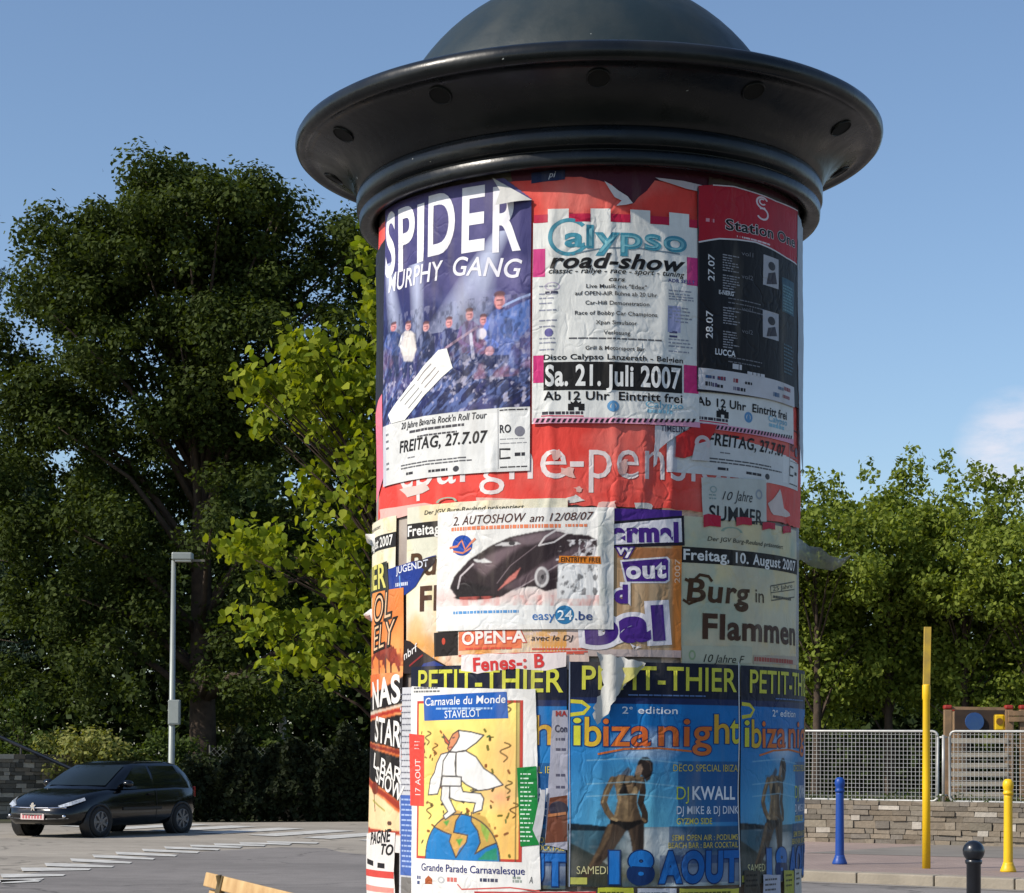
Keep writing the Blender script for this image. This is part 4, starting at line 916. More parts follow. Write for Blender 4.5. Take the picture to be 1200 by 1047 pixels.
# mass of woodland far behind, and undergrowth
WOODS = leafmat('woodland_leaf', C(60, 74, 36), C(42, 54, 28), .25)
n = 420000; X_ = RNG.uniform(-62, 75, n); Y_ = 77+RNG.normal(0, 1.6, n)+3*fbm(X_/9, X_*0, 13)
top = np.interp(X_, [-62, -30, 1, 9, 75], [11.5, 12.5, 12, 7.2, 8])*(.66+.36*np.abs(np.sin(X_*.62+3*fbm(X_/5, X_*0, 17)))+.3*(fbm(X_/1.6, Y_/2, 18)-.5))
Z_ = top*RNG.uniform(0, 1, n)**.85; Y_ = Y_-1.4*np.sin(np.clip(Z_/top, 0, 1)*math.pi)*np.abs(np.sin(X_*.62+3*fbm(X_/5, X_*0, 17)))
o = leaves('woodland', np.stack([X_, Y_, Z_], 1), .34, WOODS, None, .4, 0); tag(o, 'dark wood far behind the trees and the playground', 'woodland', None, 'stuff')
def shrub(label, px, py, rx, rz, Y, m, n, per=800, size=.12, name='shrub'):
    k = pxr(1, Y); c = at(px, py, Y); g_ = at(px, py, Y); base = Vector((g_.x, g_.y, -.02)); o = empty(name, base); tag(o, label, 'shrub')
    cs = crown_pts(c, rx*k, rx*k*.6, rz*k, n, .3, 1, -1, .3); rs = [random.uniform(.2, .42) for _ in cs]; P, O = clumps(cs, rs, per, .8, .4)
    kp = P[:, 2] > .02; P = P[kp]; O = O[kp]; bm = bmesh.new()
    for q in cs[:9]:
        v = Vector(q)-base
        if v.z > .2: tube(bm, [(v.x*.25, v.y*.25, 0), v*.6, v], [.03, .02, .008], 5)
    if not bm.verts: tube(bm, [(0, 0, 0), (0, 0, .6)], .03, 5)
    obj('stem', bm, BARK, o); leaves('foliage', P, size, m, O, .5, 0, parent=o, loc=base)
SUNSHRUB = leafmat('sunlit_shrub_leaf', C(150, 146, 84), C(92, 104, 50), .3); GREENSHRUB = leafmat('green_shrub_leaf', C(84, 98, 44), C(52, 68, 30), .3)  # the first, paler leaf colour has sunlight painted into it
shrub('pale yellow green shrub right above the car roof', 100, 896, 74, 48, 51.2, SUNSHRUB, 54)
shrub('pale leafy shrub growing beside the foot of the lamp', 190, 905, 48, 58, 51.6, GREENSHRUB, 44)
shrub('shaded shrub at the left edge over the stone wall', 18, 850, 44, 44, 57, GREENSHRUB, 24)
shrub('dark rounded shrub right of the lamp beside the chain link fence', 232, 925, 30, 46, 51.3, leafmat('dark_shrub_leaf', C(56, 66, 34), C(36, 46, 26), .25), 24)
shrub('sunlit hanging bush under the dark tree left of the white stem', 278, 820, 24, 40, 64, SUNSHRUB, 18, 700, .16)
shrub('low green bush in the shade behind the chain link fence', 300, 872, 46, 14, 60, GREENSHRUB, 18, 700, .13)
# dark clipped hedge along the far edge of the road
hA, hB = gnd(215, 963), gnd(720, 962); hd_ = (hB-hA); o = empty('hedge', hA); tag(o, 'long dark clipped hedge along the far edge of the road', 'hedge')
n = 26000; t = RNG.uniform(0, 1, n); zz = RNG.uniform(0, 1, n)**.8*1.75; dy = np.abs(RNG.normal(0, .3, n))-.5*vnoise(t*40, zz*1.5, 8); P = np.stack([hd_.x*t, hd_.y*t+.5+dy-.1*vnoise(t*60, zz*3, 2), zz*(.62+.5*vnoise(t*17, t*0, 4)+.25*vnoise(t*60, t*0, 6))], 1)
leaves('foliage', P, .15, leafmat('hedge_leaf', C(42, 50, 28), C(30, 36, 20), .15), None, .2, 0, parent=o)
bm = bmesh.new(); box(bm, Vector((hd_.x/2, hd_.y/2+1.2, .55)), (hd_.length, .9, 1.1)); obj('shade_core', bm, mat('hedge_core', C(26, 24, 18), rough=1, vary=.4, scale=8), o)  # solid dark box stands in for the shade deep inside the hedge
# chain link fence behind the hedge, catching light on its wires
fA, fB = at(246, 870, 56), at(430, 880, 56); o = empty('chain_link_fence', Vector((fA.x, fA.y, 0))); tag(o, 'chain link fence above the dark hedge between the trunk and the column', 'fence')
bm = bmesh.new(); L = fB.x-fA.x; zt = at(300, 876, 56).z; sp = .16; k = -zt
while k < L:
    for sgn in (0, 1):
        x0, x1 = (k, k+zt) if not sgn else (k+zt, k); a, b = max(0, min(L, x0)), max(0, min(L, x1))
        if abs(b-a) > .05:
            f0, f1 = ((a-x0)/(x1-x0), (b-x0)/(x1-x0)); tube(bm, [(a, 0, zt*f0), (b, 0, zt*f1)], .0045, 3, False)
    k += sp
obj('wire_mesh', bm, mat('dull_wire', C(112, 116, 108), rough=.6, metal=.2), o)
for x in np.arange(0, L+.1, 2.5):
    bm = bmesh.new(); tube(bm, [(x, .03, 0), (x, .03, zt+.05)], .03, 6); obj('post', bm, mat('concrete_post', C(90, 88, 82), rough=.9), o)
# rubble wall with a dark handrail at the far left
a_, b_ = gnd(-220, 966), gnd(62, 962)
stone_wall('stone_wall', 'rough dark stone wall at the far left behind the car', Vector((a_.x, a_.y+3, 0)), Vector((b_.x, b_.y+3, 0)), -.02, 1.5, .5, [C(128, 114, 96), C(100, 92, 80), C(146, 134, 116), C(86, 80, 70), C(170, 158, 140)], .1)
q0, q1 = at(-40, 846, 50.4), at(90, 904, 50); o = empty('handrail', q1-Vector((0, 0, q1.z))); tag(o, 'sloping dark metal handrail coming down over the stone wall', 'handrail')
bm = bmesh.new(); tube(bm, [q0-o.location, q1-o.location], .045, 8); obj('rail', bm, BLK, o)
for t in (.05, .5, .97):
    p_ = q0.lerp(q1, t)-o.location; bm = bmesh.new(); tube(bm, [(p_.x, p_.y, 0), p_], .03, 6); obj('post', bm, BLK, o)
# pale bare stem in the shade
p_ = at(329, 880, 63); o = empty('birch_tree', Vector((p_.x, p_.y, 0))); tag(o, 'thin birch with a pale stem in the shade left of the column', 'tree')
bm = bmesh.new(); tube(bm, [(0, 0, 0), (.05, 0, 2.5), (-.05, 0, 5), (0, 0, 8)], [.13, .11, .08, .03], 8); obj('trunk', bm, mat('birch_bark', C(190, 186, 176), rough=.8, col2=C(60, 56, 50), scale=3), o, True)
cs = [np.array((p_.x+random.uniform(-1, 1), p_.y+random.uniform(-1, 1), random.uniform(5.5, 9))) for _ in range(20)]; P, O = clumps(cs, [.5]*20, 600); leaves('crown', P, .16, DARKLEAF, O, .4, .5, parent=o, loc=o.location)

for lb, px, py, rx, rz, m_ in [('loose shaded bush at the road edge directly left of the column', 410, 915, 34, 50, 'dark_shrub_leaf'), ('loose bush at the road edge under the pale birch stem', 318, 922, 46, 42, 'dark_shrub_leaf'), ('low green bush at the road edge just right of the dark car', 258, 935, 30, 28, 'green_shrub_leaf')]:
    shrub(lb, px, py, rx, rz, 51.0, MATS[m_], 30)

# weeds along the top of the stone wall, under the fence
n = 5200; t = RNG.uniform(-3.3, 16, n); b_ = RNG.normal(.22, .07, n); zz = .84+np.abs(RNG.normal(0, .075, n))*(.4+1.2*vnoise(t*3, t*0, 5)); o_ = np.array(wA); P = np.stack([o_[0]+wd_.x*t+wn.x*b_, o_[1]+wd_.y*t+wn.y*b_, zz-.02], 1)
tag(leaves('weeds', P, .075, GREENSHRUB, None, .1, -.8, aspect=.3), 'strip of weeds growing along the top of the stone wall', 'weeds', None, 'stuff')

shrub('shaded bramble spilling over the top of the rough stone wall', 42, 886, 44, 20, 51.0, GREENSHRUB, 24)
shrub('dark bush at the left edge on top of the rough stone wall', -8, 880, 34, 24, 52.5, MATS['dark_shrub_leaf'], 22)

# ---------------------------------------------------------------- posters on the drum
WHITE = (226, 226, 222); INK = (24, 22, 24)
def S_(x, y=600): return colsz(x, y)[0]
# red insurance poster behind everything
dkb = Sheet('paper_scrap', 'dark maroon paper showing through the torn notch at the top under the cap', 0, cat='scrap'); dkb.base([(600, 196), (690, 190), (780, 192), (860, 210), (935, 244), (935, 262), (860, 240), (780, 250), (740, 262), (690, 250), (600, 222)], (74, 24, 42), rag=.002)
ep = Sheet('poster', 'large red savings poster with white lettering running right round the column beneath the others', 1)
P = [(445, 262), (470, 238), (520, 222), (578, 211), (640, 206), (676, 204)]
P = [(446, 268), (470, 246), (520, 228), (578, 216), (640, 210), (682, 209), (700, 212), (716, 216), (722, 226), (738, 240), (743, 239), (748, 232), (757, 224), (766, 211), (800, 216), (828, 224), (860, 236), (932, 262), (936, 480), (936, 620), (870, 607), (800, 598), (720, 594), (640, 592), (560, 595), (480, 604), (444, 618)]
paper((222, 68, 58), .5, (230, 136, 124)); ep.base(P, (222, 68, 58), rag=.003)
zb = ep.sz((648, 561))[1]; 
def eptext(txt, xl, xr, ref):
    a = ep.sz((xl, ref))[0]; b = ep.sz((xr, ref))[0]; h = .120
    V, Fc = glyphs(txt, -.004, 0); x0 = min(v[0] for v in V); x1 = max(v[0] for v in V)
    ep._emit('lettering', [(a+(v[0]-x0)/(x1-x0)*(b-a), zb+v[1]/CAPH*h) for v in V], Fc, paper((228, 214, 212)), ep.layer*.0016+.001)
eptext('épargne', 470, 664, 560); eptext('-', 668, 684, 560); eptext('pension', 690, 868, 560)
for pts in [[(657, 548), (672, 549), (673, 560), (668, 559), (658, 556)], [(672, 573), (680, 571), (684, 573), (678, 577)], [(727, 540), (736, 539), (733, 552), (728, 562), (724, 552)], [(646, 530), (656, 528), (658, 536), (650, 540)], [(470, 574), (500, 566), (506, 574), (480, 584)], [(560, 584), (640, 586), (668, 590), (600, 594), (560, 592)], [(664, 584), (676, 580), (684, 588), (668, 590)], [(446, 598), (500, 590), (520, 596), (470, 606), (446, 612)], [(700, 590), (720, 588), (722, 596), (700, 597)], [(744, 590), (764, 591), (764, 598), (744, 597)], [(898, 590), (914, 574), (918, 596), (926, 606), (904, 604)], [(840, 560), (896, 562), (900, 566), (870, 565), (844, 564)]]:
    Q_ = []
    for a, b in zip(pts, pts[1:]+pts[:1]):
        for t in (0, .33, .66): Q_.append((a[0]+(b[0]-a[0])*t+random.uniform(-1.6, 1.6), a[1]+(b[1]-a[1])*t+random.uniform(-1.2, 1.2)))
    ep.poly('torn_patch', [Q_], random.choice([(214, 196, 188), (206, 202, 198), (222, 176, 166)]), 3)
# torn white strips where its top edge has lifted
ep.poly('torn_edge', [[(708, 213), (718, 219), (724, 224), (735, 231), (741, 239), (733, 241), (722, 242), (728, 236), (720, 232), (716, 226)]], (214, 208, 208), 2, lift=lambda s, z: .004)
ep.poly('torn_edge', [[(767, 209), (800, 213), (824, 219), (824, 227), (803, 222), (772, 212)]], (196, 184, 188), 2, lift=lambda s, z: .004)
sc_ = Sheet('paper_scrap', 'small dark blue paper scrap at the very top under the cap', 2, cat='scrap'); sc_.base([(624, 203), (662, 199), (662, 211), (624, 216)], (28, 40, 78), rag=.002)
sc_.text('pi', 643, 652, 209, 7, (190, 196, 214), .01, .3)
sb = Sheet('paper_scrap', 'plain brown strip of bare paper at the top right under the cap', 2, cat='scrap'); sb.base([(829, 208), (862, 216), (900, 230), (934, 250), (934, 264), (890, 236), (829, 220)], (74, 58, 50), rag=.003)

# blue concert poster
def fig(c, x, y, s, body, head=(196, 140, 140), leg=(40, 50, 92)):
    c.fillp([(x-7*s, y+9*s), (x-3*s, y+5*s), (x+3*s, y+5*s), (x+8*s, y+9*s), (x+9*s, y+26*s), (x+5*s, y+34*s), (x-6*s, y+34*s), (x-9*s, y+24*s)], body)
    c.fillp([(x-6*s, y+33*s), (x+6*s, y+33*s), (x+6*s, y+58*s), (x+1*s, y+58*s), (x, y+40*s), (x-2*s, y+58*s), (x-6*s, y+58*s)], leg)
    c.line([(x-7*s, y+11*s), (x-10*s, y+21*s), (x-2*s, y+27*s)], 3*s, tuple(min(255, int(q*1.25)) for q in body))
    c.ell(x, y, 3.6*s, 5.2*s, head); c.ell(x, y-4.2*s, 3.7*s, 2.4*s, (96, 62, 66), .8); c.ell(x+1.2*s, y+.8*s, 1.2*s, 2*s, (120, 70, 80), .6)
def concert(ds, label, layer, rest=False):
    p = Sheet('poster', label, layer, ds)
    p.canvas(455, 624, 624, 207, 552)
    n1 = fbm(p.S*9, p.Z*9, 1, 5); n2 = fbm(p.S*26+n1*3, p.Z*20, 9, 4)
    p.put(p.V < 2, (34, 40, 92)); p.put(np.clip(1-p.V*2.2, 0, 1), (92, 84, 136), .75); p.put(np.clip((n1-.5)*4, 0, 1), (124, 116, 170), .45)
    p.put(np.clip((n2-.52)*5, 0, 1)*np.clip((p.V-.35)*4, 0, 1), (110, 132, 190), .55)
    def beam(u0, v0, u1, v1, w0, w1, a=.8):
        t = np.clip((p.V-v0)/(v1-v0), 0, 1); c = u0+(u1-u0)*t; w = w0+(w1-w0)*t
        p.put(np.clip(1-np.abs(p.U-c)/w, 0, 1)**.7*((p.V > v0) & (p.V < v1))*(1-.55*t), (206, 214, 240), a)
    beam(.05, .20, .17, .50, .05, .10); beam(.33, .24, .36, .52, .07, .05); beam(.86, .18, .55, .50, .05, .17, .8); beam(.80, .25, .74, .5, .05, .08, .5)
    for x, y, s, b, h in [(464, 384, 1.0, (56, 74, 128), (206, 120, 130)), (481, 383, 1.05, (214, 206, 204), (210, 166, 160)), (502, 384, 1.1, (34, 42, 78), (206, 164, 160)), (528, 379, 1.2, (40, 46, 92), (196, 120, 128)), (552, 370, 1.35, (96, 72, 116), (186, 130, 140)), (568, 376, 1.2, (120, 84, 118), (206, 120, 130)), (587, 354, 1.9, (84, 104, 170), (214, 128, 132))]:
        fig(p, x, y, s, b, h)
    p.ell(566, 392, 6, 7, (230, 220, 226)); p.ell(575, 412, 6, 6, (214, 160, 172)); p.line([(553, 390), (556, 420)], 4, (210, 206, 226)); p.line([(520, 412), (560, 385)], 3, (170, 140, 160))
    p.fillp([(580, 372), (622, 352), (621, 385), (608, 402), (590, 396)], (88, 116, 184)); p.line([(590, 360), (623, 346)], 2.5, (150, 170, 214))
    a_, b_ = p.S*.75+p.Z*.66, -p.S*.66+p.Z*.75; d1 = fbm(a_*14, b_*60, 14, 4); d2 = fbm(a_*30+9, b_*110, 15, 4); low = np.clip((p.V-.47)*6, 0, 1)*(p.V < .79)
    p.put(np.clip((d1-.47)*7, 0, 1)*low*np.clip((p.V-.5)*5, .25, 1), (28, 32, 66), .8); p.put(np.clip((d2-.56)*9, 0, 1)*low, (104, 124, 184), .6); p.put(np.clip((fbm(p.S*60, p.Z*60, 4, 3)-.66)*10, 0, 1)*low, (206, 200, 222), .55); p.put(np.clip((fbm(p.S*18, p.Z*18, 19)-.6)*7, 0, 1)*low*(p.V < .68), (150, 104, 130), .6)
    w1 = fbm(p.S*90, p.Z*45, 23, 3); fg = (p.V > .40)*(p.V < .70); p.put(np.clip((w1-.56)*10, 0, 1)*fg, (22, 24, 52), .45); p.put(np.clip((.38-w1)*10, 0, 1)*fg, (176, 176, 206), .25)
    for x, y, s_ in [(464, 384, 1.0), (481, 383, 1.05), (502, 384, 1.1), (528, 379, 1.2), (552, 370, 1.35), (568, 376, 1.2), (587, 354, 1.9)]:
        p.ell(x, y, 3.4*s_, 5*s_, (222, 158, 158), .9, .4); p.ell(x+.6*s_, y-4.3*s_, 3.3*s_, 1.9*s_, (96, 62, 66), .8, .6); p.ell(x+1.6*s_, y+.6*s_, 1.3*s_, 3*s_, (150, 90, 100), .7, .5); p.line([(x-1.6*s_, y-.6*s_), (x+1.6*s_, y-.8*s_)], .9*s_, (90, 50, 60), .8); p.line([(x-1.2*s_, y+2.4*s_), (x+1*s_, y+2.3*s_)], .8*s_, (140, 60, 70), .7)
        p.fillp([(x-7*s_, y+10*s_), (x-4*s_, y+7*s_), (x-3*s_, y+14*s_), (x-6*s_, y+24*s_)], (150, 160, 206), .45, soft=2); p.fillp([(x+3*s_, y+9*s_), (x+8*s_, y+11*s_), (x+8*s_, y+24*s_), (x+4*s_, y+22*s_)], (24, 26, 56), .5, soft=2)
    p.fillp([(476, 392), (487, 391), (491, 410), (486, 424), (476, 424), (473, 408)], (226, 218, 212), .75, soft=2)
    m = p.V > .785; p.put(m, (214, 214, 212)); p.put(m & (p.U > .775) & (p.V > .8) & (p.V < .985), (226, 226, 224)); p.put(m & (p.U < .05), (196, 196, 204))
    if not rest: p.hole |= p.inside([(578, 200), (630, 200), (630, 240), (624, 235)])
    else: p.hole |= p.inside([(455, 200), (640, 200), (640, 520), (455, 520)]) | (p.V < .775)
    p.bake()
    if not rest:
        for ch, xl, xr, y, h, yt in [('S', 455, 466, 326, 0, 256), ('P', 469.5, 488, 318, 0, 249), ('I', 491, 499, 307, 0, 243), ('D', 504, 535, 300, 0, 233), ('E', 543, 570, 296, 0, 224), ('R', 579, 612, 295.5, 0, 223)]:
            p.text(ch, xl, xr, y, y-yt, (236, 234, 240), .022, name='title')
        p.text('MURPHY', 459, 521, 344, 21, (232, 230, 238), .012, .12, yr=328, name='subtitle'); p.text('GANG', 532, 611, 323.5, 21, (232, 230, 238), .012, .12, yr=327, name='subtitle')
        p.text("20 Jahre Bavaria Rock'n Roll Tour", 474, 572, 504, 7.5, (40, 38, 44), .008, .2)
        p.lines('small_print', 483, 566, [508.5], 3, (70, 68, 74)); p.lines('small_print', 492, 540, [513.4], 2, (70, 68, 74))
    p.text('FREITAG, 27.7.07', 472, 573, 531.5, 13, INK, .02, .15, name='date')
    p.lines('small_print', 481, 490, [538], 1.4, (120, 120, 124)); p.lines('small_print', 473, 570, [551, 547.5], 1.6, (90, 90, 94))
    p.lines('small_print', 479, 489, [557.5], 3, (50, 48, 54)); p.lines('small_print', 506, 530, [554.5], 3, (50, 48, 54)); p.disc('logo', 537, 550, 4, 3.5, (60, 60, 66))
    p.lines('small_print', 587, 619, [482.5, 549], 1.5, (60, 58, 62), fill=.98)
    p.text('RO', 587, 600, 508, 9, (46, 44, 50), .02); p.disc('logo', 610, 506, 6, 6, (120, 120, 132)); p.stroke('logo', [(599, 527), (587, 527), (587, 538), (599, 537)], 2.2, (40, 40, 44)); p.lines('small_print', 604, 616, [535], 4, (40, 40, 46))
    p.lines('small_print', 587, 619, [516, 521], 1, (150, 150, 154)); p.stroke('info_strip_rule', [(585, 480), (585, 550)], 1, (170, 170, 172))
    if not rest:
        p.lines('small_print', 456, 460, [512, 520, 528, 546, 552], 2.5, (110, 110, 120))
        fl = [(579, 209.5), (625, 236), (604, 240), (588, 245), (590, 226)]
        a = Vector(p.sz((579, 210))); b = Vector(p.sz((624, 235))); nn = Vector((-(b-a).y, (b-a).x)).normalized()
        p.poly('folded_corner', [fl], (204, 202, 198), 4, lift=lambda s, z: .002+abs((Vector((s, z))-a).dot(nn))*.5)
    return p
sp_ = concert(0, 'dark blue concert poster with tall white letters and a musicians photograph at the upper left', 4)
st_ = Sheet('sticker', 'white paper strip stuck slantwise across the dark blue concert poster', 5, cat='sticker'); st_.base([(459, 487), (476, 462), (516, 411), (526, 409), (533, 432), (520, 443), (478, 493), (463, 497)], (232, 232, 228))
for dx, dy in ((0, 0), (5, 4), (9, 8)):
    st_.stroke('small_print', [(473+dx, 471+dy), (489+dx, 451+dy)], 1.2, (140, 138, 140), 1); st_.stroke('small_print', [(492+dx, 447+dy), (508+dx, 427+dy)], 1.2, (150, 140, 140), 1)
concert(S_(800)-S_(458.0), 'shaded concert poster strip with a July date, on the right under the black poster', 2, True)
# torn red piece over it
tr_ = Sheet('paper_scrap', 'torn red triangular paper with part of a white letter beside the shaded date strip', 5, cat='scrap'); tr_.base([(790, 513), (806, 503), (821, 497), (838, 499), (830, 515), (822, 530), (800, 538), (789, 536)], (196, 44, 44), rag=.002)
tr_.disc('white_letter', 821, 520, 9, 9, (214, 196, 196), 1, r0=.5, a0=-40, a1=200); tr_.poly('white_patch', [[(812, 522), (828, 517), (829, 541), (808, 540)]], (206, 204, 204), 1)
ts = Sheet('paper_scrap', 'small torn white scrap with a dark line of print left of the red triangle', 4, cat='scrap'); ts.base([(767, 499), (808, 501), (790, 512), (772, 527), (768, 545), (764, 548)], (206, 204, 208), rag=.002); ts.text('TIMELIN', 773, 801, 506, 7, (60, 58, 78), .015)

# white motor show poster with castellated border
def calypso(ds, label, layer, full=True):
    p = Sheet('poster', label, layer, ds)
    yt = 261 if full else 400
    p.rect(626, 818.5, 720, yt, 497, WHITE)
    if full:
        for xl, xr in ((643, 667), (692, 715), (738, 761), (783, 806)): p.box('border_square', xl, xr, 246, 261.4, WHITE, 0, ref=720)
        for xl, xr in ((627, 643), (667, 692), (715, 738), (761, 783), (806, 818)): p.box('border_square', xl, xr, 252, 261.5, (186, 26, 66), 1, ref=720)
        for xl, xr, y0, y1 in ((626, 640, 292, 325), (803, 818, 297, 330)): p.box('border_square', xl, xr, y0, y1, (206, 60, 130), 1, ref=720)
        p.disc('logo', 667, 279, 24, 22, (70, 146, 168), 1, 40, .80, 40, 330); p.text('a', 662, 685, 290, 22, (70, 146, 168), .03, name='title'); p.text('lypso', 687, 803, 291, 25, (70, 146, 168), .035, name='title')
        p.text('lypso', 690, 800, 289.8, 21, (122, 184, 196), -.012, name='title_highlight', k=3)
        p.stroke('underline', [(652, 296), (668, 300), (700, 293), (740, 291), (775, 296), (795, 299)], 1.5, (110, 130, 144))
        p.text('road-show', 645, 801, 315.5, 16.5, INK, .03, .28, name='title')
        p.text('classic - rallye - race - sport - tuning', 644, 800, 322, 6, INK, .015, .25); p.text('cars', 713, 732, 330.5, 5, INK, .015, .25)
        for t, xl, xr, y in [('Live Musik mit "Edex"', 687, 757, 338.5), ('auf OPEN-AIR Bühne ab 20 Uhr', 674, 769, 347), ('Car-Hifi Demonstration', 686, 760, 358), ('Race of Bobby Car Champions', 674, 769, 370), ('Xpan Simulator', 698, 746, 381), ('Verlosung', 707, 738, 393), ('Grill & Motorsport Bar', 686, 755, 411)]:
            p.text(t, xl, xr, y, 4.6, (50, 48, 52), .012)
        p.lines('small_print', 667, 776, [398.5], 1.8, (90, 90, 94), fill=.95)
        p.lines('small_print', 633, 654, [338, 347, 352, 358, 366, 378, 385, 399, 404, 412], 1.6, (150, 152, 168), word=6); p.lines('small_print', 640, 657, [346], 3, (60, 60, 84)); p.disc('logo', 644, 391, 5, 5, (96, 92, 150)); p.disc('logo', 648, 337, 9, 5, (196, 186, 206), r0=.8)
        p.lines('small_print', 782, 812, [342, 346, 349, 352, 362, 366, 370, 374, 378, 399, 403, 407, 413], 1.6, (150, 154, 168), word=6); p.text('ADR SELLT', 781, 812, 331.5, 4, (56, 66, 130), .02)
        p.box('photo', 781, 796, 356, 387, (164, 168, 206), 1, ref=720); p.lines('small_print', 783, 793, [391, 396], 2.4, (70, 70, 110))
        p.text('Disco Calypso Lanzerath - Belgien', 638, 799, 423, 6, INK, .018)
        p.box('black_band', 638, 798, 425, 458, (26, 24, 24), 1, ref=700); p.text('Sa. 21. Juli 2007', 640, 796, 453, 23, (232, 232, 230), .028, name='date', k=3)
        for xl, xr, y0, y1 in ((626, 638, 417, 449), (800, 817, 424, 457)): p.box('border_square', xl, xr, y0, y1, (206, 50, 120), 1, ref=720)
    p.text('Ab 12 Uhr  Eintritt frei', 638, 798, 470, 9.5, INK, .022)
    p.poly('castle_logo', [[(666, 482), (666, 474), (669, 474), (669, 471), (672, 473), (675, 469), (678, 473), (681, 471), (681, 474), (685, 474), (685, 482), (678, 482), (678, 478), (673, 478), (673, 482)]], INK)
    p.disc('logo', 718, 477, 7, 6.5, (96, 150, 196), r0=.55); p.disc('logo', 718, 478, 2.5, 4.5, (96, 150, 196))
    p.text('Calypso', 755, 799, 478, 7, (120, 180, 206), .01); p.lines('small_print', 757, 797, [484.5], 4, (140, 190, 210), word=5)
    p.stroke('web_underline', [(635, 488.5), (684, 488.5)], 1.2, (206, 40, 90)); p.lines('small_print', 636, 684, [487], 3.4, (60, 54, 64), word=5, fill=.98)
    H_ = []
    x = 628
    while x < 812:
        H_.append([(x, 496), (x+3.2, 496), (x+5.6, 491.5), (x+2.4, 491.5)]); x += 6.2
    p.poly('hatched_edge', H_, (40, 34, 40), 2); p.box('pink_edge', 626, 818, 490.5, 497, (226, 160, 186), 1, ref=720)
calypso(0, 'white motor show poster with turquoise title and black date band at mid column', 5)
calypso(S_(815)-S_(638), 'white motor show poster of which only the lower edge shows under the black poster', 3, False)

# black club poster with red head
p = Sheet('poster', 'black club night poster with a red wavy head at the upper right of the column', 6)
Pz = [(815, 459.5), (815, 222), (835, 217.5), (856, 219), (880, 226), (905, 236), (931, 246), (931, 479)]
p.base(Pz, (24, 22, 26))
p.poly('red_head', [[(816, 219), (835, 218), (856, 219.5), (880, 226.5), (905, 236.5), (930, 247), (930, 311), (917, 303), (900, 293), (880, 285), (860, 282), (840, 281), (816, 285)]], (178, 24, 44), 1)
p.stroke('white_line', [(816, 285), (840, 281), (860, 282), (880, 285), (900, 293), (917, 303), (930, 311)], 1.6, (214, 210, 212), 2); p.stroke('white_line', [(832, 218.5), (856, 220), (880, 227), (905, 237), (930, 248)], 1.3, (214, 200, 204), 2)
for r0, y in ((6, 239), (5, 252)): p.disc('emblem', 889, y, 7, 7.5, (226, 206, 210), 2, 24, .72, *((30, 300) if y < 245 else (-150, 120)))
p.disc('emblem', 889, 238, 4, 4, (226, 206, 210), 2, 20, .6, 60, 330); p.text('Station One', 847, 927, 270, 12, (20, 16, 18), .02, 0, yr=291, name='title', out=(226, 214, 216), ow=.03, k=3)
p.lines('small_print', 860, 900, [279], 2, (226, 206, 210)); p.lines('small_print', 824, 840, [261], 4, (214, 150, 160))
p.vtext('27.07', 833.5, 331, 300, 7, (224, 224, 226), .01); p.vtext('28.07', 831.5, 398, 366, 7, (224, 224, 226), .01)
for y0 in (300, 324, 362, 390):
    p.lines('small_print', 844, 864, [y0+3*i for i in range(7)], 1.3, (150, 150, 156), word=5, fill=.5)
p.text('E-NERG', 839, 856, 345.5, 4.5, (214, 214, 216), .03); p.text('LUCCA', 835, 858, 416, 6.5, (224, 224, 226), .03)
for t, y in (('vol1', 300), ('vol2', 327), ('vol1', 365), ('vol2', 391)): p.text(t, 865, 878, y, 5, (120, 120, 126), .0)
p.lines('small_print', 850, 895, [351, 356, 362, 420, 425], 1.2, (120, 120, 126), word=5)
for y0, y1 in ((302, 337), (366, 398)):
    p.box('photo', 890, 908, y0, y1, (176, 176, 182), 1, ref=899); p.disc('photo_figure', 900, y0+11, 4, 5, (58, 56, 60), 2); p.poly('photo_figure', [[(894, y1-3), (896, y0+19), (904, y0+18), (906, y1-3)]], (70, 66, 72), 2)
p.box('blue_photo', 912, 926, 328, 368, (58, 92, 108), 1, ref=918); p.lines('blue_print', 913, 925, [336+3.5*i for i in range(9)], 2, (110, 150, 160), 2, word=4); p.lines('blue_print', 914, 926, [405+4*i for i in range(9)], 2, (84, 110, 122), 2, word=4)
p.box('logo_strip', 816, 926, 432, 457, (206, 204, 208), 1, ref=820)
random.seed(11)
for c_ in ((40, 40, 46), (150, 50, 60), (60, 100, 140), (90, 80, 110)):
    for q in range(4):
        x = random.uniform(820, 914); y = 437+random.choice((0, 9))+2+(x-820)*.16; p.lines('sponsor_logo', x, x+9, [y+4], random.uniform(3, 5), c_, 2, word=3)
p.lines('small_print', 855, 868, [433], 6, (206, 204, 208), 2); p.lines('small_print', 872, 892, [440], 4, (206, 204, 208), 2); p.stroke('border_line', [(816, 458), (816, 220)], 1.4, (70, 62, 66), 1)
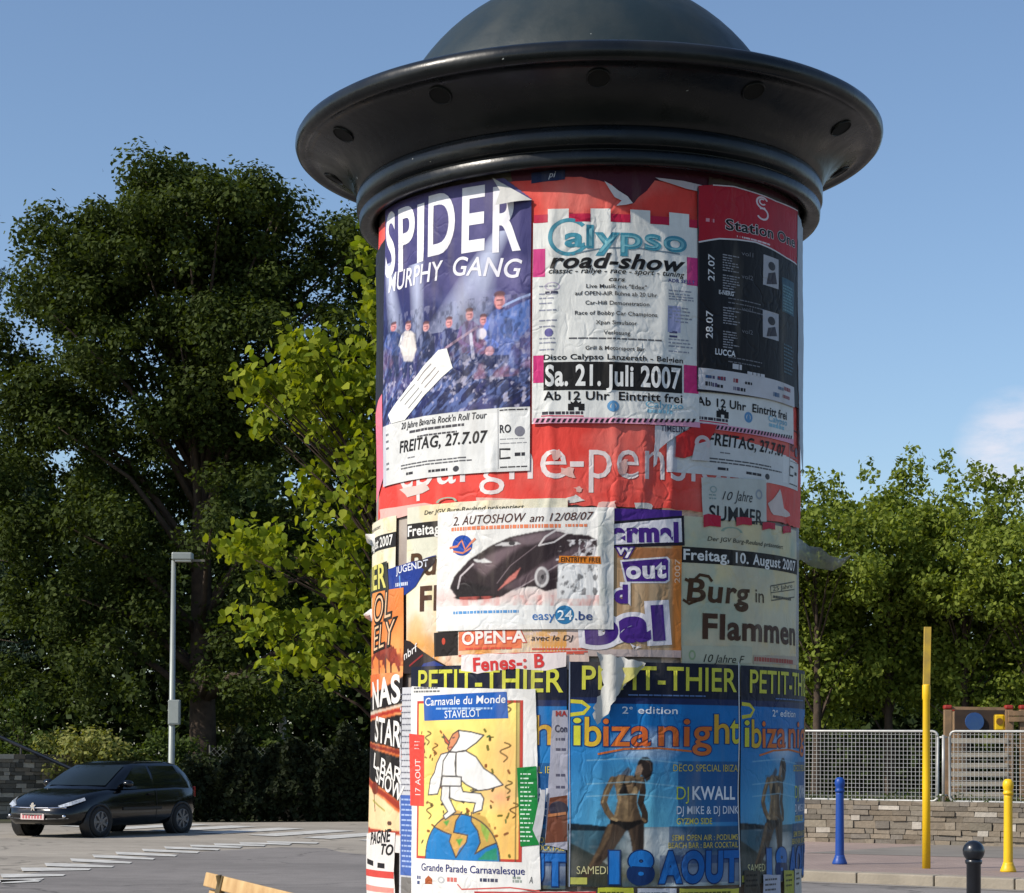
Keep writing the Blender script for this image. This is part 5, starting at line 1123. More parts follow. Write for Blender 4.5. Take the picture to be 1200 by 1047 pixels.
# summer poster
p = Sheet('poster', 'small pale anniversary poster with cut off black capitals, below the shaded July date strip', 4)
p.base([(820, 560), (896, 563), (896, 612), (822, 610)], (198, 200, 192), rag=.001)
p.text('10', 844, 856, 586, 10, (46, 48, 52), -.002, .35); p.text('Jahre', 858, 879, 587, 12, (46, 48, 52), -.002, .35); p.disc('logo', 834, 574, 4, 4, (150, 170, 166), r0=.7); p.lines('small_print', 829, 838, [581, 585], 1.6, (140, 160, 156), word=4); p.disc('logo', 887, 580, 4, 6, (150, 160, 170), r0=.6)
p.text('SUMMER', 829, 891, 609.5, 17, (26, 30, 36), .012, name='title')
for k, (x0, x1, y0, y1) in enumerate([(822, 842, 603, 619), (860, 878, 606, 617), (891, 905, 612, 622), (914, 924, 616, 626)]):
    q = Sheet('paper_scrap', ['red paper square under the first capital letter of the pale anniversary poster', 'red paper square under the middle capitals of the pale anniversary poster', 'red paper square just right of the pale anniversary poster', 'smallest pinkish red paper square close to the right edge of the column'][k], 5, cat='scrap', group='red squares of a torn border'); q.base([(x0, y0+1), (x0+6, y0), (x1, y0+2), (x1, y1-1), (x0+8, y1-2), (x0, y1)], (190, 30, 62), rag=.001)

# castle fireworks poster, three copies
def burg(ds, dz, label, layer, left=False):
    p = Sheet('poster', label, layer, ds, dz)
    p.canvas(797, 931, 797, 621 if left else 605, 815)
    n1 = fbm(p.S*7, p.Z*7, 21, 5); n2 = fbm(p.S*16, p.Z*12, 5, 4)
    p.put(p.V < 2, (230, 220, 196) if left else (206, 198, 168)); p.put(np.clip((n1-.48)*5, 0, 1), (206, 208, 190) if left else (166, 184, 164), .7); p.put(np.clip((n2-.5)*5, 0, 1), (226, 206, 150), .6)  # left copies are inked paler, with the sun's glare painted in
    p.put(np.clip((p.V-.62)*4, 0, 1)*np.clip((n2-.3)*3, 0, 1), (222, 150, 62), .9 if left else .4); p.put(np.clip((p.V-.8)*6, 0, 1)*np.clip((n1-.45)*5, 0, 1), (196, 70, 40), .8 if left else .1)
    p.bake()
    p.text('Der JGV Burg-Reuland präsentiert', 827, 915, 634, 5, (60, 60, 50), .006, .2)
    p.disc('arch_logo', 856, 624, 12, 6, (150, 170, 150), r0=.75, a0=0, a1=180)
    p.box('black_band', 797, 931, 641, 659.5, (34, 30, 28), 1)
    p.text('Freitag, 10. August 2007', 799, 929, 656, 12, (232, 230, 224), .022, name='date', k=3)
    p.text('Burg', 803, 876, 704.5, 26, (78, 50, 26), .022, .08, name='title'); p.text('in', 882, 893, 706, 16, (78, 60, 36), .005)
    if not left: p.stroke('title_flourish', [(799, 703), (806, 708), (816, 704), (824, 698)], 3, (78, 50, 26), 2); p.stroke('title_flourish', [(801, 679), (809, 683), (818, 674), (828, 676), (832, 682)], 3.4, (78, 50, 26), 3); p.stroke('title_flourish', [(858, 709), (866, 713), (874, 709)], 3, (78, 50, 26), 2)
    if not left:
        p.stroke('stamp_frame', [(901, 687), (928, 682), (928, 700), (902, 704), (901, 687)], 1.3, (90, 86, 74), 2); p.stroke('stamp_frame', [(901, 695), (928, 691)], 1, (90, 86, 74), 2); p.text('25 Jahre', 904, 926, 693, 5, (90, 86, 74), .0, 0, yr=689); p.lines('small_print', 904, 926, [701], 3, (90, 86, 74), 2, word=4)
    p.text('Flammen', 821, 929, 748, 28, (76, 48, 32), .028, name='title', k=3)
    return p
wB = .60; S0 = S_(797)
z_r = colsz(797, 642)[1]
burg(0, 0, 'beige castle event poster with brown lettering and black date band at right of column', 3)
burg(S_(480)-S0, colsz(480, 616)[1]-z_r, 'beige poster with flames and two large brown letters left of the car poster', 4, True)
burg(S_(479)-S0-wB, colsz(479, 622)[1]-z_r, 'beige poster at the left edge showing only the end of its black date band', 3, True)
# beige strip with the anniversary line under the castle poster
p = Sheet('paper_scrap', 'pale strip with a handwritten anniversary line under the beige castle poster', 4, cat='scrap'); p.base([(797, 757), (878, 759), (878, 778), (797, 778)], (190, 190, 166), rag=.001); p.text('10 Jahre F', 822, 870, 776, 9, (50, 50, 40), .0, .3); p.disc('logo', 809, 768, 4, 6, (150, 170, 130), r0=.6)
p = Sheet('paper_scrap', 'faded strip of red print along the bottom of the castle poster at the right edge', 4, cat='scrap'); p.base([(880, 768), (931, 770), (931, 780), (880, 778)], (186, 170, 150), rag=.001); p.lines('small_print', 881, 926, [775], 5, (170, 80, 70), word=5, fill=.98)
# loose flap of clear plastic at the right edge
def film(rgb):
    m = bpy.data.materials.new('cloudy_plastic'); m.use_nodes = True; n = m.node_tree; b = n.nodes['Principled BSDF']; rn = n.nodes.new('ShaderNodeRGB'); rn.outputs[0].default_value = (*C(*rgb), 1)
    paper_nodes(m, rn.outputs[0], .3, .8); b.inputs['Alpha'].default_value = .62; return m
def ribbon(name, label, rows, rgb, cat):
    bm = bmesh.new(); V = [[bm.verts.new(q) for q in r] for r in rows]
    for a, b in zip(V, V[1:]):
        for k in range(len(a)-1): bm.faces.new((a[k], a[k+1], b[k+1], b[k]))
    o = obj(name, bm, film(rgb) if 'plastic' in cat else paper(rgb), None, True); tag(o, label, cat); bb_ = sum((v.co for v in o.data.vertices), Vector())/len(o.data.vertices)
    for v in o.data.vertices: v.co -= bb_
    o.location = bb_; return o
def loose(pts, curl):
    rows = []
    for (x0, y0, x1, y1, Y) in pts:
        a, b = at(x0, y0, Y), at(x1, y1, Y-.03); rows.append([a.lerp(b, t/4)+Vector((0, -curl*math.sin(t/4*math.pi), 0)) for t in range(5)])
    return rows
ribbon('paper_flap', 'loose strip of grey plastic sheeting fluttering off the right edge of the column', loose([(926, 628, 926, 664, 6.25), (938, 632, 938, 656, 6.38), (948, 640, 950, 664, 6.4), (962, 642, 962, 667, 6.36), (972, 651, 976, 669, 6.3), (985, 655, 986, 664, 6.26), (996, 651, 996, 653, 6.22)], .02), (176, 174, 160), 'plastic flap')
ribbon('paper_flap', 'small white paper flap sticking out at the left edge beside the date band', loose([(444, 624, 444, 642, 6.38), (436, 626, 436, 640, 6.4), (428, 626, 430, 636, 6.38)], .01), (226, 226, 222), 'paper flap')
ribbon('paper_flap', 'small white paper flap sticking out at the left edge beside the orange poster', loose([(442, 712, 442, 730, 6.38), (434, 714, 434, 728, 6.4), (426, 720, 428, 724, 6.38)], .01), (214, 214, 212), 'paper flap')

# youth event sheet, yellow capitals, orange club poster at the left
p = Sheet('poster', 'dark blue youth event poster strip between the yellow capitals and the beige flames', 5)
p.base([(456, 668), (476, 662), (497, 656), (514, 651), (512, 660), (500, 672), (490, 688), (478, 698), (457, 697)], (26, 52, 132), rag=.001)
p.text('JUGENDT', 468, 505, 673.5, 8, (220, 224, 236), .015, yr=664); p.lines('small_print', 467, 482, [688], 4, (206, 210, 226), word=4); p.stroke('streak', [(472, 675), (473, 692)], 2.5, (96, 150, 214)); p.poly('dark_corner', [[(488, 659), (514, 652), (512, 660), (500, 672), (494, 680), (500, 668)]], (50, 40, 40), 1)
p = Sheet('poster', 'dark poster scrap with tall yellow capitals at the left edge of the column', 6)
p.base([(436, 668), (446, 663), (457, 658), (459, 692), (448, 695), (436, 700)], (46, 48, 40), rag=.001); p.text('IER', 440, 456, 693, 27, (214, 206, 110), .02, yr=688)
p = Sheet('poster', 'orange club poster with outlined lettering and palm trees at the left edge', 6)
p.canvas(440.5, 477, 477, 689, 812, .003)
n = fbm(p.S*6, p.Z*6, 31, 4); p.put(p.V < 2, (226, 128, 62)); p.put(np.clip((n-.45)*4, 0, 1), (236, 160, 90), .8); p.put(np.clip((p.V-.72)*4, 0, 1), (236, 176, 116), .7)
for cx, cy, s in ((448, 772, 1), (462, 775, 1.2), (456, 768, .9)):
    p.line([(cx, cy), (cx+.8, cy+28)], 4, (84, 40, 26))
    for a in range(-160, 30, 24): p.line([(cx, cy), (cx+5*s*math.cos(rad(a)), cy+12*s*math.sin(rad(a))-2), (cx+8*s*math.cos(rad(a)), cy+13*s*math.sin(rad(a))+8)], 5, (120, 44, 28))
p.put(np.clip((fbm(p.S*40, p.Z*40, 2)-.5)*6, 0, 1)*(p.V > .58)*(p.V < .74), (150, 60, 40), .9); p.bake()
for t, xl, xr, y, h, yr in (('OL', 443, 462, 731, 30, 723), ('ELY', 442.5, 468, 764, 28, 754)): p.text(t, xl, xr, y, h, (232, 190, 150), -.012, .2, yr=yr, out=(24, 18, 16), ow=.07, name='title', k=3)
p = Sheet('poster', 'black club poster with white capitals on curved bands below the orange poster, left edge', 7)
p.canvas(439, 476.5, 476, 788, 1000, .003)
p.put(p.V < 2, (216, 110, 56)); n = fbm(p.S*8, p.Z*8, 3, 4); p.put(np.clip((n-.5)*5, 0, 1), (236, 170, 110), .7)
def band(pts, rgb): p.fillp(pts, rgb)
L_, R_ = 425, 486
for a0, a1, b0, b1, c in [(822, 789, 840, 824, (26, 18, 16)), (836, 824, 842, 827, (206, 190, 170)), (840, 828, 846, 833, (170, 44, 30)), (846, 836, 868, 882, (28, 20, 18)), (868, 882, 874, 888, (130, 40, 24)), (876, 889, 895, 908, (214, 120, 60)), (872, 891, 906, 948, (26, 20, 18)), (906, 948, 914, 958, (150, 50, 30))]:
    band([(L_, a0), (455, (a0+a1)/2+1), (R_, a1-1), (R_, b1), (455, (b0+b1)/2-1), (L_, b0)], c)
p.fillp([(L_, 914), (455, 938), (R_, 962), (R_, 975), (455, 974), (L_, 968)], (238, 206, 158)); p.fillp([(L_, 968), (455, 974), (R_, 974), (R_, 978), (455, 979), (L_, 974)], (170, 56, 40)); p.fillp([(L_, 976), (455, 980), (R_, 979), (R_, 1010), (L_, 1010)], (226, 220, 214))
p.ell(444, 924, 4, 8, (120, 40, 20)); p.line([(443, 925), (444, 950)], 3, (96, 60, 30)); p.line([(442, 938), (455, 950)], 2, (150, 150, 60)); p.ell(461, 965, 3, 3, (90, 60, 50)); p.bake()
p.text('NAS', 441, 474.5, 831, 30, (232, 228, 222), .03, yr=822, name='lettering'); p.text('STAR', 444, 475, 868, 28, (232, 228, 222), .02, yr=876); p.text('L BAR', 443, 475.5, 899, 17, (232, 228, 222), .015, yr=919); p.text('SHOW', 445, 475.5, 915, 18, (232, 228, 222), .015, yr=940)
p = Sheet('poster', 'white event poster with black script capitals at the lower left edge', 8)
p.base([(436, 977), (446, 975), (460, 975), (468, 976), (466, 1020), (468, 1060), (436, 1062)], (226, 220, 214), rag=.001); p.text('PAGNE', 440, 464, 990, 14, (28, 26, 28), .02, .3, yr=986)
p.text('TO', 452, 466, 1001, 12, (28, 26, 28), .03, .3); p.poly('red_band', [[(436, 1018), (455, 1021), (466, 1022), (466, 1030), (455, 1029), (436, 1026)]], (206, 72, 62)); p.poly('red_band', [[(436, 1036), (466, 1041), (466, 1047), (436, 1043)]], (222, 140, 128)); p.poly('black_stripe', [[(437, 1006), (443, 1009), (443, 1015), (437, 1012)], [(448, 1011), (456, 1012), (456, 1018), (448, 1017)]], (34, 30, 30)); p.text('De Ba', 440, 464, 1060, 11, (40, 40, 40), .02)
p = Sheet('poster', 'pale timetable sheet with blue lower part in a narrow strip left of the carnival poster', 7)
p.rect(474, 492, 480, 806, 1062, (196, 196, 200)); p.box('blue_part', 474, 491, 932, 1026, (70, 100, 170), 1, ref=480)
p.lines('timetable_row', 475, 491, [815+7*i for i in range(17)], 1.4, (120, 120, 130), 2, word=5); p.lines('timetable_row', 475, 491, [938+6*i for i in range(14)], 2, (160, 180, 220), 2, word=7); p.box('dark_foot', 474, 491, 1028, 1060, (120, 116, 112), 1, ref=480)

# wood grained dance poster at the right of the car poster
p = Sheet('poster', 'wood grained dance poster with purple block letters right of the car poster', 5)
p.canvas(690, 797, 740, 597, 770)
n = fbm(p.S*70, p.Z*4, 41, 4); p.put(p.V < 2, (196, 166, 130)); p.put(np.clip((n-.45)*5, 0, 1), (158, 122, 84), .6)
p.put(np.clip((p.U-.86)*18, 0, 1), (206, 120, 40), .9); p.put(p.V < .085, (74, 40, 132)); p.put((p.V > .09) & (p.V < .115) & (p.U > .3), (206, 150, 90)); p.put((p.V > .26) & (p.V < .33) & (p.U > .3), (170, 100, 50), .8); p.put(p.V > .95, (190, 176, 176), .8); p.bake()
PU, PW_ = (70, 36, 126), (226, 222, 228)
p.poly('title_plate', [[(716, 612), (799, 605), (800, 640), (716, 643)]], (30, 26, 40), 1); p.poly('title_plate', [[(718, 615), (796, 608), (797, 636), (718, 639)]], PW_, 2)
p.text('ermal', 716, 793, 635, 21, PU, .055, yr=635, name='title', k=3)
p.text('vy', 722, 741, 650, 11, PW_, .03, name='title', out=PU, ow=.09, k=3)
p.poly('word_plate', [[(726, 657), (780, 653), (783, 656), (783, 681), (779, 684), (732, 684)]], PW_, 1); p.poly('word_plate', [[(728, 659), (779, 655), (781, 658), (781, 680), (777, 682), (734, 682)]], PU, 2)
p.text('out', 733, 779, 678, 19, PW_, .045, yr=677, name='title', k=3)
p.vtext('2007', 794.5, 684, 656, 6, (226, 190, 160), .01)
p.text('d', 719, 735, 706, 19, PU, .06, out=PW_, ow=.10, name='title', k=3)
p.text('bal', 686, 778, 754, 36, PU, .06, 0, yr=748, out=PW_, ow=.10, name='title', k=3)
# open air sheet and the red slip under it
p = Sheet('poster', 'peach open air poster strip with white capitals under the car poster', 4)
p.base([(510, 735), (690, 730), (690, 785), (510, 785)], (222, 196, 184), rag=.001); p.poly('peach_band', [[(540, 741), (612, 738), (612, 760), (540, 763)]], (226, 120, 80), 1)
p.text('OPEN-A', 544, 617, 756, 14, (238, 230, 222), .03, yr=752, name='title', out=(214, 84, 64), ow=.05, k=3); p.text('avec le DJ', 623, 672, 751, 6, (60, 50, 50), .005, .2); p.lines('small_print', 548, 608, [762], 2.4, (214, 84, 64), 2); p.lines('small_print', 624, 690, [762, 767], 2, (206, 90, 70), 2, word=12); p.stroke('red_rule', [(540, 769), (690, 764)], 1.6, (206, 80, 70), 2)
p.poly('dark_photo', [[(512, 742), (539, 740), (539, 768), (512, 770)]], (36, 30, 28), 2); p.disc('red_dot', 523, 752, 2, 4, (190, 70, 50), 3)
p = Sheet('paper_scrap', 'white slip with large red print, half covered by the yellow title below', 7, cat='scrap'); p.base([(544, 768), (664, 765), (664, 782), (640, 786), (600, 784), (562, 790), (544, 786)], (228, 216, 214), rag=.0015); p.text('Fenes-: B', 558, 639, 787, 15, (206, 50, 50), .03, yr=782)
p = Sheet('paper_scrap', 'black torn corner with slanted white script left of the yellow title', 5, cat='scrap'); p.base([(476, 750), (484, 752), (505, 768), (528, 782), (528, 790), (476, 790)], (38, 26, 26), rag=.0015); p.text('nbrf', 477, 494, 774, 9, (226, 222, 220), .01, .2, yr=762); p.stroke('red_streak', [(483, 781), (499, 768)], 2, (140, 40, 40)); p.poly('blue_lower', [[(492, 790), (500, 778), (512, 775), (528, 783), (528, 790)]], (34, 56, 130), 1)
# car show poster
p = Sheet('poster', 'white car show poster with a dark sports car picture in the middle of the column', 7)
p.canvas(517, 719, 620, 596, 738)
p.put(p.V < 2, (228, 226, 222)); n = fbm(p.S*20, p.Z*20, 51, 4); k_ = fbm(p.S*8, p.Z*30, 52, 3)
p.put(np.clip((p.V-.62)*6, 0, 1)*np.clip((.80-p.V)*12, 0, 1)*(p.U < .9), (222, 150, 140), .65); p.put((p.U > .915)*np.clip(n*1.6-.4, 0, 1), (170, 178, 168), .6)
p.fillp([(531, 690), (536, 676), (552, 658), (578, 640), (600, 630), (628, 624), (650, 621), (664, 626), (690, 628), (700, 634), (698, 650), (664, 660), (655, 690), (640, 694), (628, 688), (606, 690), (590, 700), (560, 703), (540, 702)], (46, 34, 38))
p.fillp([(556, 662), (590, 644), (626, 632), (600, 650), (570, 676)], (120, 100, 106), .8, soft=14); p.fillp([(590, 690), (640, 660), (690, 634), (694, 640), (650, 668), (606, 692)], (96, 78, 84), .9, soft=8); p.fillp([(600, 632), (650, 622), (664, 628), (620, 640)], (130, 112, 118), .7, soft=8); p.fillp([(534, 688), (552, 682), (580, 690), (560, 702), (540, 702)], (24, 18, 20), .8, soft=6)
p.line([(540, 690), (543, 676), (558, 662)], 2, (196, 186, 188)); p.line([(606, 692), (640, 672), (690, 640)], 1.2, (160, 146, 150)); p.line([(585, 684), (600, 664), (630, 640)], 1, (120, 104, 108))
p.fillp([(584, 694), (600, 676), (612, 666), (606, 678)], (206, 120, 110)); p.fillp([(558, 656), (566, 657), (570, 655), (580, 660), (562, 660)], (230, 228, 226)); p.fillp([(583, 640), (592, 636), (608, 636), (612, 638), (600, 641)], (200, 196, 196)); p.ell(602, 637.5, 4, 2.6, (60, 56, 58)); p.line([(633, 640), (640, 630), (652, 622), (662, 623)], 2, (206, 200, 200)); p.line([(633, 640), (650, 636), (666, 625)], 1.6, (206, 200, 200))
p.ell(636, 677, 9, 13, (196, 192, 192)); p.ell(636, 677, 6, 9.5, (120, 114, 116)); p.ell(637, 677, 2, 3, (60, 56, 58)); p.ell(560, 700, 28, 4, (30, 26, 28)); p.put(np.clip((fbm(p.S*60, p.Z*60, 6)-.55)*8, 0, 1)*p.inside([(655, 634), (700, 632), (698, 652), (652, 658)]), (214, 210, 212))
p.fillp([(655, 662), (701, 659), (703, 703), (653, 702)], (222, 222, 222)); p.put(np.clip((fbm(p.S*70, p.Z*50, 8)-.56)*9, 0, 1)*p.inside([(657, 664), (700, 662), (700, 698), (656, 698)]), (70, 68, 72), .8)
p.put(np.clip((fbm(p.S*60, p.Z*22, 9)-.48)*5, 0, 1)*p.inside([(531, 701), (702, 698), (702, 711), (531, 711)]), (214, 96, 84), .5); p.put(p.inside([(517, 712), (708, 711), (708, 733), (517, 734)]), (232, 232, 230)); p.bake()
p.text('2. AUTOSHOW', 535, 618, 617, 10, (84, 48, 38), .002, .3, yr=612, name='title'); p.text('am 12/08/07', 622, 696, 612.5, 9, (84, 48, 38), .002, .3, yr=609.5, name='title')
p.lines('orange_line', 533, 660, [623.5], 4.2, (226, 130, 90), 1, word=3.5, fill=.99); p.lines('orange_line', 663, 696, [618], 3.2, (226, 130, 90), 1, word=3)
p.disc('ball_logo', 545.5, 640, 12, 12, (30, 72, 160), 1); p.stroke('ball_script', [(531, 643), (540, 641), (545, 634), (549, 645), (555, 638), (561, 632)], 2.4, (214, 130, 100), 2); p.stroke('ball_script', [(535, 647), (546, 649), (556, 643)], 2, (214, 130, 100), 2)
p.poly('entry_band', [[(656, 652), (703, 653), (704, 662), (655, 660)]], (206, 120, 26), 1); p.text('EINTRITT FREI', 658, 702, 659, 5.5, (66, 36, 10), .02, yr=660)
p.lines('blue_small_print', 535, 610, [720.5], 3.2, (90, 150, 206), 1, word=3.5, fill=.98); p.text('easy', 625, 651, 727, 10, (56, 112, 180), .004); p.disc('round_logo', 662, 721, 11, 11, (46, 120, 170), 1); p.text('24', 654, 671, 727, 11, (224, 232, 236), .01, k=3); p.text('.be', 674, 694, 727, 10, (40, 70, 130), .012)

# beach party poster, three copies
SI, ZI = S_(668), None
def ibiza(ds, dz, label, layer, vis='all'):
    p = Sheet('poster', label, layer, ds, dz)
    p.canvas(667, 862, 700, 776, 1039)
    X = lambda q: q
    n = fbm(p.S*5, p.Z*16, 61, 4); n2 = fbm(p.S*18, p.Z*18, 62, 4)
    p.put(p.V < 2, (16, 110, 178)); t = np.clip((p.V-.30)/.38, 0, 1); p.put(t*np.clip(1-np.abs(p.U-.42)/.62, 0, 1), (110, 190, 214), .9)
    p.put(np.clip(1-np.hypot((p.U-.42)/.22, (p.V-.37)/.09), 0, 1), (206, 222, 236), .9)
    p.put(p.V < .16, (16, 22, 44)); p.put((p.V > .16)*(p.V < .185), (24, 40, 84))
    hz = .735
    p.put(p.V > hz, (60, 96, 112)); p.put((p.V > hz)*np.clip((n-.45)*5, 0, 1), (196, 206, 208), .9); p.put(np.clip((p.V-.82)*8, 0, 1)*np.clip((n2-.3)*3, 0, 1), (96, 92, 66), .9)
    p.fillp([(0, .72), (.12, .725), (.3, .742), (.36, .752), (.2, .752), (0, .75)], (20, 34, 44), px=False); p.fillp([(0, .80), (.14, .86), (.26, .93), (.3, 1.01), (0, 1.01)], (44, 46, 36), .85, px=False); p.put((p.V > .77)*np.clip(1-np.hypot((p.U-.42)/.18, (p.V-.82)/.07), 0, 1), (226, 228, 222), .9)
    p.put((p.U > .60)*(p.V > .485)*(p.V < .715), (16, 62, 122), .7); p.put((p.U > .6)*(p.V > .44)*(p.V < .484), (18, 70, 120), .7); p.put((p.U > .55)*(p.V > .73)*(p.V < .9), (24, 74, 120), .7); p.put((p.U > .5)*(p.V > .86)*(p.V < .985), (16, 58, 118), .55)
    # standing woman: light from the left, legs in shade
    Q = lambda L: [(660+x/5.6, 860+y/5.6) for x, y in L]
    f = lambda L, c, a=1.0, so=1: p.fillp(Q(L), c, a, True, so)
    sk, hi, lo, dk = (126, 102, 74), (176, 148, 108), (62, 48, 38), (22, 17, 16)
    f([(285, 598), (330, 572), (410, 600), (404, 640), (330, 760), (240, 860), (160, 950), (112, 952), (170, 862), (232, 740)], (70, 55, 44)); f([(410, 600), (470, 590), (522, 575), (520, 690), (515, 800), (452, 800), (436, 690)], (66, 52, 42))
    f([(292, 600), (322, 585), (300, 680), (236, 790), (160, 905), (150, 900), (232, 745)], (128, 102, 74), .7, 2); f([(488, 600), (520, 580), (518, 700), (512, 800), (486, 800)], (36, 28, 24), .9, 2); f([(420, 620), (446, 615), (462, 720), (470, 800), (454, 800), (438, 700)], (104, 82, 62), .6, 2)
    p.line(Q([(320, 300), (282, 380), (262, 450), (286, 510), (326, 562)]), 6.6, sk); p.line(Q([(312, 305), (274, 385), (256, 448)]), 1.8, hi, .8); p.line(Q([(505, 300), (512, 380), (498, 450), (524, 520), (526, 570)]), 6.4, (54, 42, 34))
    f([(318, 292), (360, 268), (420, 272), (470, 278), (515, 285), (500, 350), (478, 400), (474, 450), (492, 520), (512, 570), (420, 592), (318, 572), (340, 500), (352, 440), (340, 370)], sk)
    f([(430, 290), (510, 290), (496, 350), (474, 400), (474, 450), (492, 520), (510, 570), (452, 580), (446, 500), (440, 420), (448, 350)], lo, .75, 3); f([(346, 300), (372, 290), (376, 340), (372, 430), (352, 530), (328, 560), (344, 500), (356, 440), (344, 370)], hi, .75, 2); f([(392, 410), (414, 412), (420, 480), (410, 560), (392, 560), (396, 480)], hi, .5, 3)
    f([(356, 392), (388, 322), (404, 330), (424, 394), (390, 404)], dk); f([(440, 392), (462, 340), (478, 360), (478, 394), (456, 402)], hi, .9); p.line(Q([(390, 325), (400, 275)]), 1.1, dk); p.line(Q([(462, 342), (470, 290)]), 1.1, dk); p.line(Q([(360, 402), (478, 402)]), 1.0, dk)
    f([(306, 562), (360, 572), (430, 578), (510, 560), (518, 584), (470, 604), (428, 630), (400, 630), (350, 596), (300, 590)], dk); p.line(Q([(424, 410), (426, 540)]), .9, lo, .7)
    p.line(Q([(318, 556), (346, 566)]), 3, hi); p.line(Q([(512, 560), (526, 572)]), 2.6, sk)
    f([(452, 290), (470, 240), (482, 180), (510, 152), (546, 156), (574, 190), (576, 240), (556, 300), (532, 320), (520, 290), (500, 270), (476, 292)], (40, 31, 28)); f([(462, 262), (474, 212), (500, 200), (512, 232), (500, 268), (478, 282)], (150, 124, 104)); f([(370, 268), (396, 236), (420, 214), (440, 240), (430, 268), (400, 282)], (74, 60, 54), .8, 2); p.line(Q([(520, 170), (556, 190), (562, 240)]), 1.2, (92, 74, 64), .7); f([(470, 270), (500, 268), (490, 300), (466, 296)], sk)
    p.put(np.clip((fbm(p.S*60, p.Z*60, 66)-.5)*5, 0, 1)*p.inside(Q([(290, 270), (530, 270), (530, 800), (110, 950)])), (40, 34, 30), .3)
    for v in (.44, .545, .60): p.line([(.10, v), (.35, v-.012), (.62, v+.01)], 1.2, (150, 200, 220), .5, px=False)
    p.bake()
    p.text('PETIT-THIER', 682, 859, 808, 27, (206, 204, 70), .012, name='title', k=3)
    p.lines('small_print', 735, 825, [815.5], 1.5, (90, 120, 170), 2)
    p.stroke('yellow_swoosh', [(668, 822), (682, 823), (690, 829), (684, 836), (668, 838)], 4, (206, 196, 60), 1)
    p.text('2', 728, 735, 836.5, 8, (224, 230, 236), .01); p.text('e', 736, 740, 831.5, 4, (224, 230, 236), .01); p.text('edition', 746, 791, 836.5, 8, (224, 230, 236), .01)
    for t, xl, xr, c, y in [('i', 672, 681, (206, 206, 60), 874), ('b', 685, 704, (214, 176, 50), 875), ('iz', 706, 737, (212, 112, 44), 875), ('a', 738, 760, (206, 98, 42), 875), ('ni', 769, 805, (206, 104, 42), 875), ('g', 808, 830, (206, 110, 46), 875), ('h', 833, 850, (206, 160, 50), 872), ('t', 851, 861, (206, 196, 60), 872)]:
        p.text(t, xl, xr, y-1, 33, c, .012, name='title', k=3, out=(14, 50, 110), ow=.02)
    p.stroke('orange_swoosh', [(700, 884), (730, 878), (770, 877), (810, 881), (822, 882)], 2, (206, 110, 50), 2)
    p.text('DECO SPECIAL IBIZA', 786, 860, 904, 8, (206, 186, 80), -.002)
    p.text('DJ', 790, 804, 937, 15, (190, 200, 70), -.006); p.text('KWALL', 808, 857, 937, 15, (226, 230, 236), .02)
    p.text('DJ MIKE & DJ DINK', 790, 861, 954, 9, (216, 222, 232), .008); p.text('GYZMO SIDE', 790, 830, 966, 7, (206, 196, 80), .012)
    p.text('SEMI OPEN AIR : PODIUMS', 785, 860, 985, 6.5, (206, 186, 90), .004); p.text('BEACH BAR : BAR COCKTAIL', 781, 860, 994, 6.5, (206, 186, 90), .004)
    p.text('SAMEDI', 676, 712, 1024, 9, (206, 200, 150), .0)
    p.text('18', 713, 764, 1033, 33, (26, 112, 190), .06, name='date', out=(12, 46, 96), ow=.03, k=3); p.text('AOUT', 770, 861, 1033, 33, (24, 98, 172), .05, name='date', out=(12, 46, 100), ow=.03, k=3)
    p.box('yellow_label', 667, 688, 1028, 1036, (186, 186, 90), 1); return p
zm = colsz(700, 776)[1]
mid_ = ibiza(0, 0, 'blue beach party poster with the whole standing woman, between two cut off copies', 8)
ibiza(S_(487)-S_(667)-.0, -.008, 'blue beach party poster mostly hidden behind the white carnival poster', 6)
ibiza(S_(864.5)-S_(667), 0, 'blue beach party poster curving out of sight at the right edge of the column', 7)
mid_.stroke('torn_white_edge', [(861.5, 776), (861.5, 860), (860.5, 930), (862, 1039)], 1.6, (206, 206, 206), 3); mid_.stroke('torn_white_edge', [(668, 776), (667.6, 880), (668.4, 960), (667.6, 1039)], 1.2, (150, 160, 180), 3)
tp = Sheet('paper_scrap', 'crumpled whitish paper flap torn over the yellow title of the middle beach poster', 10, cat='scrap')
a_ = Vector(tp.sz((706, 770))); tp.base([(699, 765), (716, 769), (734, 773), (753, 778), (740, 793), (731, 802), (722, 817), (713, 833), (700, 850), (695, 838), (697, 822), (706, 806), (705, 786)], (206, 204, 198), rag=.004, step=.009, lift=lambda s, z: .004+.012*math.sin(60*(s-a_.x))**2+.02*max(0, a_.y-z-.05))
tp.poly('yellow_torn_edge', [[(727, 783), (744, 783), (752, 779), (742, 793), (730, 802), (724, 812), (731, 792)]], (196, 188, 110), 1, lift=lambda s, z: .006+.012*math.sin(60*(s-a_.x))**2+.02*max(0, a_.y-z-.05))
# competition strip in the gap, with its brown picture
p = Sheet('poster', 'grey competition poster strip with brown picture between the carnival and middle beach posters', 8)
p.base([(648, 833), (666, 832), (666, 996), (640, 990), (642, 940), (646, 880)], (160, 160, 174), rag=.001); p.text('Con', 651, 665, 858, 8, (46, 44, 70), .02); p.lines('small_print', 652, 665, [868, 880, 910, 924], 3, (80, 80, 100), word=4)
p.poly('brown_picture', [[(645, 935), (665, 932), (665, 986), (640, 988)]], (104, 58, 40), 1); p.disc('hill', 655, 948, 11, 9, (44, 40, 56), 2); p.stroke('highlight', [(643, 956), (664, 953)], 3, (170, 110, 70), 3); p.text('MA', 652, 665, 839.5, 6, (150, 40, 40), .03)

